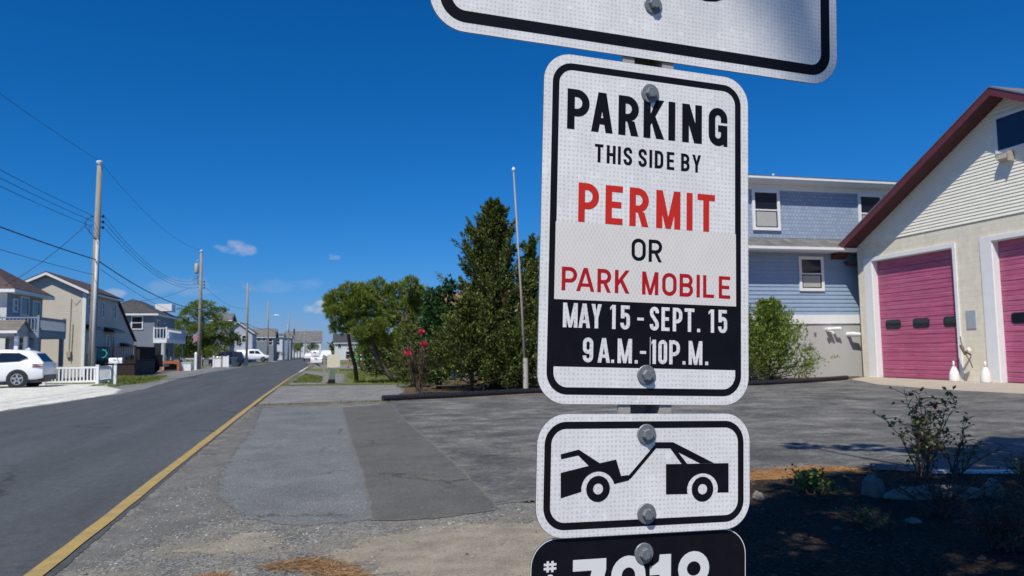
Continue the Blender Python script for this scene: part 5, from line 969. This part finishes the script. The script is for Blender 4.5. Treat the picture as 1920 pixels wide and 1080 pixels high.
def rockm(name, x, y, sx, sy, sz, lb, rz=0):
    bm = bmesh.new(); bmesh.ops.create_icosphere(bm, subdivisions=3, radius=1)
    for v in bm.verts:
        p = v.co.copy(); k = 1+.18*math.sin(p.x*3.1+x*7)+.15*math.sin(p.y*4.3+y*5)+.08*math.sin(p.z*9+p.x*6); v.co = Vector((p.x*sx*k, p.y*sy*k, max(p.z, -.3)*sz*k))
    me = bpy.data.meshes.new(name); bm.to_mesh(me); bm.free(); me.materials.append(MT['rock']); o = bpy.data.objects.new(name, me); C.objects.link(o); o.location = (x, y, sz*.2); o.rotation_euler = (0, 0, rz); return tag(o, lb, 'rock', 'rocks in the dark bed')
rockm('rock', 4.8, 5.85, .1, .08, .15, 'small upright pale rock left of the long flat one'); rockm('rock', 5.2, 5.62, .36, .12, .1, 'long flat pale rock under the rose bush', -.2); rockm('rock', 5.75, 5.5, .11, .09, .11, 'rounded rock right of the long flat one'); rockm('rock', 6.15, 5.35, .12, .1, .13, 'rock at the far right of the bed')
rockm('rock', 3.75, 6.05, .05, .05, .05, 'small stone near the rust coloured needles'); rockm('rock', 4.35, 4.9, .055, .05, .03, 'half buried stone in the middle of the bed')

# ------------------------------------------------------------------ vegetation
def branch_pts(a, b, wob=.15, n=5):
    a, b = Vector(a), Vector(b); L = (b-a).length; return [a.lerp(b, i/n)+Vector((random.uniform(-1, 1), random.uniform(-1, 1), random.uniform(-1, 1)))*wob*L*.15*(0 if i in (0, n) else 1) for i in range(n+1)]
def pads_tree(name, label, loc, trunks, pads, leafmat, tufts, blades_, L, w, up=.5, cat='tree', bark='bark', group=None):
    """trunks: lists of points with radii; pads: (x,y,z,rx,ry,rz) relative clumps, filled with tufts of blades"""
    o = thing(name, label, cat, loc, 0, group); m = MB()
    for pts, rad in trunks: m.tube(pts, rad, 9)
    tips = [Vector(p) for pts, _ in trunks for p in pts[1:]]
    for pd in pads:
        c = Vector(pd[:3]); t = min(tips, key=lambda q: (q-c).length+(.6 if q.z > c.z else 0)); m.tube(branch_pts(t, c, .8, 4), [.06, .05, .04, .03, .015], 6)
        for k in range(4):
            e = c+Vector((random.uniform(-1, 1)*pd[3], random.uniform(-1, 1)*pd[4], random.uniform(-.3, .6)*pd[5]))*.8; m.tube([c, (c+e)/2+Vector((0, 0, .03)), e], [.02, .015, .006], 5)
    m.build('trunk', bark, o, True)
    vol = np.array([p[3]*p[4]*p[5] for p in pads])**(.67); vol /= vol.sum(); cen, dr = [], []
    for p, f_ in zip(pads, vol):
        n = int(tufts*f_)+1; u_ = unit(rng.normal(size=(n, 3))); rr = rng.uniform(.25, 1, (n, 1))**.45*(1+.16*np.sin(u_[:, :1]*7+p[0]*5)*np.cos(u_[:, 1:2]*6+p[1]*3)); q = u_*rr; cen.append(np.array(p[:3])+q*np.array(p[3:6])); dr.append(unit(q*np.array([1, 1, .7])+np.array([0, 0, up])))
    cen = np.concatenate(cen); dr = np.concatenate(dr); ct_ = np.repeat(cen, blades_, 0); dd = np.repeat(dr, blades_, 0)
    quads_obj('foliage', leaves(ct_+rng.normal(size=ct_.shape)*L*.12, L, w, dd, .75), leafmat, o); return o
# leaning pine on the right verge
pads = []
for x, z, rx, rz in ((-2.55, 3.7, .6, .42), (-2.0, 4.05, .6, .4), (-2.5, 3.1, .5, .3), (-2.35, 2.5, .45, .28), (-1.7, 3.35, .7, .4), (-1.3, 4.0, .55, .45), (-.9, 3.2, .6, .35), (-.6, 4.25, .5, .5), (-.35, 3.55, .6, .4), (-1.5, 2.6, .6, .35), (-.8, 2.5, .6, .35), (.25, 4.1, .6, .45), (.6, 3.5, .55, .4), (.15, 2.85, .5, .35), (1.15, 3.95, .5, .45), (1.0, 3.2, .5, .35), (-1.9, 2.95, .5, .3), (-1.1, 2.1, .5, .28), (1.4, 3.4, .4, .4), (.6, 4.4, .35, .3), (-1.2, 1.85, .4, .2), (.4, 2.2, .55, .35), (.9, 2.5, .5, .35), (-.2, 1.8, .5, .3), (.9, 1.5, .4, .3), (-1.5, 2.2, .4, .25), (-.4, 2.95, .6, .35), (-1.4, 3.7, .6, .35), (-2.75, 3.4, .3, .25)):
    pads.append((x+random.uniform(-.1, .1), random.uniform(-.9, .9), z, rx*.85, rx*.9, rz))
pads_tree('pine_tree', 'leaning green pine with twisted dark trunks on the right verge', (3.0, 34, 0),
    [([(0.1, 0, -.1), (-.35, 0, .5), (-.75, 0, 1.1), (-.95, 0, 1.9), (-.6, 0, 2.8), (-.4, 0, 3.6)], [.13, .11, .1, .09, .06, .03]), ([(-1.5, 3.5, -.1), (-1.6, 3, .7), (-1.85, 2.0, 1.5), (-2.0, 1.2, 2.3), (-2.2, .3, 3.4)], [.11, .1, .09, .07, .03]), ([(-.75, 0, 1.1), (-.2, 0, 1.8), (.3, 0, 2.7), (.8, 0, 3.6)], [.1, .09, .07, .04])],
    pads, 'pine_leaf', 5200, 11, .19, .026, .55)
# tall cedar: upswept plumes on a cone
def cedar(name, label, loc, H, Rb, n, leafmat, L=.13, w=.045, seed=1, cat='tree', base=.02, per=60, bark='bark', leaders=()):
    """upswept plumes of foliage on one or several tapering leaders (dx, dy, height, spread, branches)"""
    rs = random.Random(seed); o = thing(name, label, cat, loc); m = MB(); cen, dr = [], []
    for dx, dy, HH, RR, nn in ((0, 0, H, Rb, n),)+tuple(leaders):
        def ax(z, dx=dx, dy=dy, HH=HH): q = max(0, min(1, z/(HH*.45)))**.7; return Vector((dx*q, dy*q, z))
        m.tube([ax(-.1), ax(HH*.15), ax(HH*.4), ax(HH*.8), ax(HH*.97)], [HH*.022, HH*.02, HH*.015, HH*.007, .01], 9)
        for i in range(nn):
            q = (i+rs.random())/nn; q = q**.85; z = base*HH+q*HH*(1-base)*.97; az = i*2.4+rs.uniform(-.6, .6); prof_ = (1-q)*1.08
            Lb = RR*prof_*rs.choice((.45, .7, .85, 1.0, 1.1, 1.35))*rs.uniform(.85, 1.1)+.1; e = rs.uniform(.0, .35)+q*.75; d = Vector((math.cos(az), math.sin(az), e)).normalized(); a = ax(z*.94); tip = a+d*Lb
            if i % 2 == 0: m.tube([a, a.lerp(tip, .6)-Vector((0, 0, .04)), tip], [.03, .018, .005], 5)
            for sub in range(3):
                t0 = (1.0, .72, .45)[sub]; c0 = a.lerp(tip, t0)+Vector((rs.gauss(0, .1), rs.gauss(0, .1), rs.gauss(0, .06)))*Lb*.5*(sub > 0); dd = (d+Vector((rs.gauss(0, .25), rs.gauss(0, .25), .45+.3*rs.random()))).normalized(); ln = (.24+.24*Lb)*rs.uniform(.7, 1.5)
                for j in range(per//3):
                    u_ = rs.random()**.8; rad = (.055+.035*Lb)*(1.08-u_)+.008; p = c0+dd*ln*(u_-.3)*1.6; cen.append(p+Vector((rs.gauss(0, rad), rs.gauss(0, rad), rs.gauss(0, rad*.8)))); dr.append(dd+Vector((rs.gauss(0, .3), rs.gauss(0, .3), rs.gauss(0, .2))))
    m.build('trunk', bark, o, True); quads_obj('foliage', leaves(np.array(cen), L, w, np.array(dr), .7), leafmat, o); return o
cedar('cedar_tree', 'tall pointed dark cedar behind the flagpole', (6.15, 27.3, 0), 7.35, 2.65, 150, 'cedar_leaf', .13, .045, 3, per=330, leaders=((1.45, .1, 5.9, .8, 38), (-.7, .2, 6.3, .8, 26), (-.3, -1.0, 4.2, 1.7, 50)))
cedar('cedar_tree', 'broad dark cedar partly hidden behind the parking sign', (9.0, 27.6, 0), 5.6, 1.9, 210, 'cedar_leaf', .15, .055, 5, per=130)
cedar('cedar_shrub', 'low spreading yellow-green cedar in front of the tall cedar', (4.9, 25.4, 0), 3.3, 1.55, 190, 'cedar_leaf', .13, .045, 8, per=130)
cedar('cedar_shrub', 'low dark cedar right behind the flagpole foot', (7.7, 25.5, 0), 3.2, 1.5, 170, 'cedar_leaf', .13, .045, 9, per=110)
cedar('cedar_shrub', 'low cedar clump between the pipe and the tall cedar', (6.2, 24.9, 0), 2.2, 1.1, 110, 'cedar_leaf', .12, .04, 19, per=110)
pads_tree('holly_bush', 'glossy deep green broadleaf bush left of the tall cedar', (3.95, 27.2, 0), [([(0, 0, 0), (.05, 0, 1.2), (0, 0, 2.8)], [.07, .05, .02]), ([(0.1, 0, 0), (.35, 0, 1.2), (.4, .2, 2.2)], [.05, .04, .02])],
    [(0, 0, .9, .55, .6, .7), (.1, 0, 1.8, .6, .6, .6), (-.05, 0, 2.7, .5, .5, .5), (.25, .1, 3.35, .4, .4, .4), (-.25, 0, 3.3, .25, .3, .35), (-.3, .1, 2.2, .35, .4, .4), (.5, 0, 2.5, .4, .4, .5), (.5, 0, 3.85, .2, .2, .25)], 'holly_leaf', 1500, 7, .14, .06, .4, 'bush')
# oleander with pink blooms
ol = thing('flowering_shrub', 'thin browned shrub with three hot pink flower heads at the pipe end', 'shrub', (2.9, 24.2, 0)); m = MB(); cen, dr = [], []
tips = []
for i in range(34):
    a = random.uniform(0, 6.28); rr = random.uniform(.15, .62); h = random.uniform(.9, 1.85); b0 = Vector((random.uniform(-.1, .1), random.uniform(-.1, .1), 0)); tp_ = Vector((rr*math.cos(a), rr*math.sin(a)*.7, h)); tips.append(tp_)
    m.tube([b0, b0.lerp(tp_, .5)*1.0-Vector((tp_.x*.2, tp_.y*.2, 0)), tp_], [.022, .015, .006], 5)
    for k in range(26): t_ = .3+.7*random.random(); cen.append(b0.lerp(tp_, t_)+Vector((random.gauss(0, .08), random.gauss(0, .08), random.gauss(0, .08)))); dr.append(Vector((math.cos(a)*.4, math.sin(a)*.4, 1)))
m.build('stems', 'twig', ol); quads_obj('foliage', leaves(np.array(cen), .13, .032, np.array(dr), .6), 'oleander_leaf', ol)
for x, z in ((.08, 2.0), (.16, 1.6), (-.36, 1.32)):
    c_ = np.array([(x, -.35, z)])+rng.normal(size=(90, 3))*.036; quads_obj('flower', leaves(c_, .07, .05), 'flower_pink', ol)
    m = MB(); m.tube([(x*.2, -.05, .2), (x*.8, -.3, z*.6), (x, -.35, z)], [.02, .012, .006], 5); m.build('stem', 'twig', ol)
cf = cen_ = np.array([(6.8, 25.3, 2.9), (5.0, 25.6, 2.45), (7.55, 24.9, 2.65), (6.1, 25.5, 3.25)])
# red-leaved vine bits in the cedar
vn_ = thing('red_vine', 'reddish creeper leaves scattered through the tall cedar', 'vine', (6.2, 25.2, 0)); c_ = np.concatenate([(q-np.array([6.2, 25.2, 0]))+rng.normal(size=(22, 3))*np.array([.14, .1, .1]) for q in cf]); quads_obj('foliage', leaves(c_, .1, .06), 'flower_red', vn_)
m = MB(); [m.tube([(0, .2, 0), ((q[0]-6.2)*.5, .3, q[2]*.5), (q[0]-6.2, q[1]-25.2, q[2])], .012, 5) for q in cf]; m.build('stem', 'twig', vn_)
# bush by the blue house
cedar('arborvitae_shrub', 'bright green bushy shrub against the blue house', (17.3, 26.6, 0), 3.2, 1.3, 180, 'bush_leaf', .12, .04, 12, cat='shrub', per=120)
cedar('arborvitae_shrub', 'bright green shrub half hidden behind the right edge of the parking sign', (15.9, 26.7, 0), 3.25, 1.15, 130, 'bush_leaf', .12, .04, 14, cat='shrub', per=110)
vb = thing('climbing_vine', 'single arching leafy vine right of the bright green shrub', 'vine', (18.3, 26.4, 0)); m = MB(); pp = [(-.4, 0, 2.0), (-.1, 0, 1.9), (.15, 0, 1.5), (.25, 0, 1.0), (.6, 0, .75)]; m.tube([(-.9, 0, 0), (-.7, 0, 1.2)]+pp, .018, 5); m.build('stem', 'twig', vb); c_ = np.concatenate([rng.normal(size=(n_, 3))*s_+np.array(q) for q, n_, s_ in (((-.1, 0, 2.2), 90, .12), ((.55, 0, 1.15), 220, .17), ((.6, 0, .55), 240, .2), ((.3, 0, .25), 200, .22))]); quads_obj('foliage', leaves(c_, .13, .04), 'bush_leaf', vb)
# pine beyond the grey house (left)
pads = []
for x, z, rx, rz in ((-2.6, 5.6, 1.3, .55), (-1.0, 6.6, 1.5, .6), (.2, 7.6, 1.4, .45), (-.9, 7.3, 1.0, .4), (1.6, 6.9, 1.3, .4), (.8, 5.9, 1.6, .7), (-1.6, 4.8, 1.7, .7), (-3.2, 4.5, 1.0, .6), (2.4, 4.9, 1.6, .6), (.3, 4.4, 1.8, .8), (3.3, 3.6, 1.3, .6), (-2.6, 3.3, 1.6, .8), (1.6, 3.0, 1.7, .8), (-.6, 2.9, 1.7, .8), (3.9, 2.9, .9, .5), (-1.0, 1.6, 1.9, .8), (1.9, 1.7, 1.6, .8), (-3.0, 1.8, 1.3, .8)):
    pads.append((x, random.uniform(-1.6, 1.2), z, rx, rx*.9, rz))
pads_tree('pine_tree', 'broad dark green pine behind the second utility pole', (-14.9, 99, 0), [([(0, 0, 0), (.1, 0, 3), (0, 0, 6.5)], [.25, .2, .06]), ([(0, 0, 1.2), (1.4, 0, 3), (2.6, 0, 4.6)], [.15, .1, .05]), ([(0, 0, 1.5), (-1.6, 0, 3.2), (-2.6, 0, 5)], [.15, .1, .05])], pads, 'pine_leaf', 3800, 7, .34, .06, .5)
# far small shrubs and trees
def small_tree(name, label, x, y, h, r, mat='pine_leaf', n=500, cat='tree', group=None):
    pd = [(random.uniform(-.5, .5)*r, random.uniform(-.5, .5)*r, h*random.uniform(.45, .85), r*.6, r*.6, h*.2) for _ in range(7)]
    return pads_tree(name, label, (x, y, 0), [([(0, 0, 0), (0, 0, h*.7)], [.12, .05])], pd, mat, n, 5, .3*h/4, .08*h/4, .4, cat, group=group)
small_tree('yard_tree', 'rounded green tree left of the far grassy yard, under the pine', 3.6, 84, 2.7, 1.0, 'bush_leaf'); small_tree('yard_shrub', 'low dark hedge bush in the far yard', 7.2, 88, 1.5, 2.2, 'pine_leaf', cat='shrub', n=700)
cedar('undergrowth_shrub', 'dark rounded undergrowth right of the leaning pine trunks', (3.7, 36.5, 0), 2.3, 1.3, 90, 'cedar_leaf', .16, .06, 31, cat='shrub', per=90)
cedar('undergrowth_shrub', 'dark undergrowth farther back under the leaning pine crown', (3.0, 46, 0), 2.6, 1.3, 80, 'cedar_leaf', .2, .07, 33, cat='shrub', per=80)
cedar('undergrowth_shrub', 'dark green undergrowth between the pine and the flowering shrub', (3.3, 29.5, 0), 2.2, 1.0, 70, 'cedar_leaf', .14, .05, 41, cat='shrub', per=90)
small_tree('palm_shrub', 'spiky yard shrub in front of the wide white road-end house', -9.2, 262, 5.2, 2.2, 'pine_leaf', cat='shrub'); small_tree('yard_tree', 'dark tree in front of the white road-end house, right half', -4.6, 280, 5.0, 2.2, 'cedar_leaf')
small_tree('yard_tree', 'dark crown rising over the far dark-roofed house', 6.5, 174, 6.4, 2.6, 'cedar_leaf'); small_tree('yard_shrub', 'low bushes beneath the tall white house', -10.8, 180, 2.2, 2.4, 'cedar_leaf', cat='shrub')
small_tree('yard_tree', 'thin scrubby tree left of the low white carport house', -16.6, 118, 5.2, 1.8, 'pine_leaf')
hz = np.concatenate([np.stack([rng.uniform(-260, -18, 7000), rng.uniform(330, 380, 7000), rng.uniform(0, 7, 7000)*rng.uniform(.5, 1, 7000)], 1), np.stack([rng.uniform(2, 260, 9000), rng.uniform(300, 350, 9000), rng.uniform(0, 7, 9000)*rng.uniform(.5, 1, 9000)], 1)])
tag(quads_obj('distant_trees', leaves(hz, 2.4, 1.4), 'cedar_leaf'), 'low line of distant trees at the horizon', kind='stuff')
# rose bush and low plants in the bed
def twiggy(name, label, x, y, h, spread, nst, leafn, mat, L=.045, w=.03, cat='shrub', flowers=0, dens=.5):
    o = thing(name, label, cat, (x, y, 0)); m = MB(); cen = []
    for i in range(nst):
        a = random.uniform(0, 6.28); rr = spread*random.uniform(.15, 1); hh = h*random.uniform(.5, 1); p = Vector((random.uniform(-.08, .08), random.uniform(-.08, .08), 0)); pts = [p.copy()]; n = 6
        for k in range(n): p = p+Vector((math.cos(a)*rr/n+random.gauss(0, .02), math.sin(a)*rr/n+random.gauss(0, .02), hh/n*(1.25-.08*k))); pts.append(p.copy())
        m.tube(pts, [.009*(1-.13*k) for k in range(n+1)], 5)
        for k in range(2, n+1):
            for _ in range(3):
                e = pts[k]+Vector((random.gauss(0, .1), random.gauss(0, .1), random.uniform(-.02, .1)))*(h/.8); m.tube([pts[k], (pts[k]+e)/2+Vector((0, 0, .01)), e], [.004, .003, .0015], 4)
                for q in range(leafn):
                    if random.random() < dens: cen.append(pts[k].lerp(e, random.random())+Vector((random.gauss(0, .02), random.gauss(0, .02), random.gauss(0, .02))))
    m.build('stems', 'twig', o); quads_obj('foliage', leaves(np.array(cen), L, w), mat, o)
    for _ in range(flowers): c_ = cen[random.randrange(len(cen))]; quads_obj('flower', leaves(np.array([c_])+rng.normal(size=(26, 3))*.012, .035, .03), 'flower_pink', o)
    return o
twiggy('rose_bush', 'twiggy rose bush with one pink bloom at the back of the dark bed', 5.95, 6.55, .82, .32, 16, 4, 'rose_leaf', .05, .035, flowers=1, dens=.42)
twiggy('rose_bush', 'sparse leaning rose stems right of the pink bloom bush', 6.3, 6.5, .55, .42, 8, 3, 'rose_leaf', .045, .03, dens=.2)
twiggy('low_weed', 'small leafy weed beside the rust coloured needles', 4.35, 6.1, .2, .16, 10, 3, 'bush_leaf', .05, .03, 'weed', dens=.6)
twiggy('low_weed', 'tiny spiky weed in the middle of the shaded bed', 3.9, 4.9, .14, .14, 7, 2, 'bush_leaf', .05, .012, 'weed', dens=.5)
twiggy('low_weed', 'leafy sprig by the white edging strip at the right', 6.5, 5.7, .28, .14, 6, 3, 'bush_leaf', .05, .03, 'weed', dens=.6)
twiggy('bare_shrub', 'tangle of dark bare stems below the rocks', 4.7, 5.0, .38, .5, 16, 3, 'chip', .03, .015, dens=.3)
twiggy('bare_shrub', 'dry reddish brush in the bottom right corner', 4.35, 4.1, .42, .5, 22, 3, 'dead_twig', .06, .008, dens=.5)
twiggy('bare_shrub', 'bare dark stems at the right edge of the bed', 5.6, 4.8, .5, .5, 16, 3, 'chip', .03, .015, dens=.3)
# big juniper standing right of the camera, out of view, whose crown shades the bed and the sign corner
pads = []
for gx, gy, r_ in ((2.7, 3.6, .6), (3.2, 4.6, .7), (3.0, 5.6, .45), (3.9, 3.9, .7), (4.1, 5.2, .7), (4.9, 4.4, .8), (4.6, 6.1, .5), (5.4, 5.6, .7), (5.9, 4.8, .8), (6.1, 6.6, .6), (6.8, 5.8, .8), (7.3, 6.9, .7), (7.9, 6.2, .8), (8.3, 7.5, .7), (9.0, 6.8, .9), (9.3, 8.0, .7), (5.0, 3.2, .8), (6.2, 3.6, .9), (3.6, 2.6, .8), (7.5, 8.0, .3), (6.9, 8.6, .25), (6.3, 9.0, .18), (9.9, 7.4, .9), (10.6, 8.3, .8), (5.3, 6.6, .3)):
    z = random.uniform(5.6, 7.6); pads.append((gx-.43*z-3.3, gy-.58*z-1.4, z, r_, r_, r_*.45))
lim = []
pads_tree('juniper_tree', 'large shade juniper standing to the right of the camera position', (3.3, 1.4, 0), [([(.9, -1.2, -.1), (.7, -1.0, 2.2), (.2, -.4, 4.4), (0, 0, 7.5)], [.24, .2, .16, .06]), ([(.3, -.5, 4.2), (1.4, .5, 5.3), (2.3, 1.0, 6.6)], [.12, .09, .04])], pads+lim, 'cedar_leaf', 7000, 7, .22, .07, .2)

pads_tree('pine_tree', 'tall pine standing behind the camera position', (-1.2, -5.2, 0), [([(0, 0, -.1), (.1, .2, 4), (0, .8, 8), (0, 1.2, 10.5)], [.22, .19, .13, .05])],
    [(-.72, 1.95, 8.8, .3, .25, .15), (-.95, 1.95, 9.25, .55, .5, .35), (-.5, 2.2, 9.6, .8, .7, .5), (-1.1, 1.9, 9.75, .5, .5, .35), (.3, 1.9, 10, 1, .9, .6), (0, .8, 10.8, 1.2, 1.1, .7), (.9, .9, 10, .9, .9, .6), (-.9, .8, 10.6, .8, .8, .5), (.2, -.5, 10.2, 1.1, 1, .6), (.1, .9, 11.6, .7, .7, .5)], 'pine_leaf', 1500, 8, .17, .035, .3)
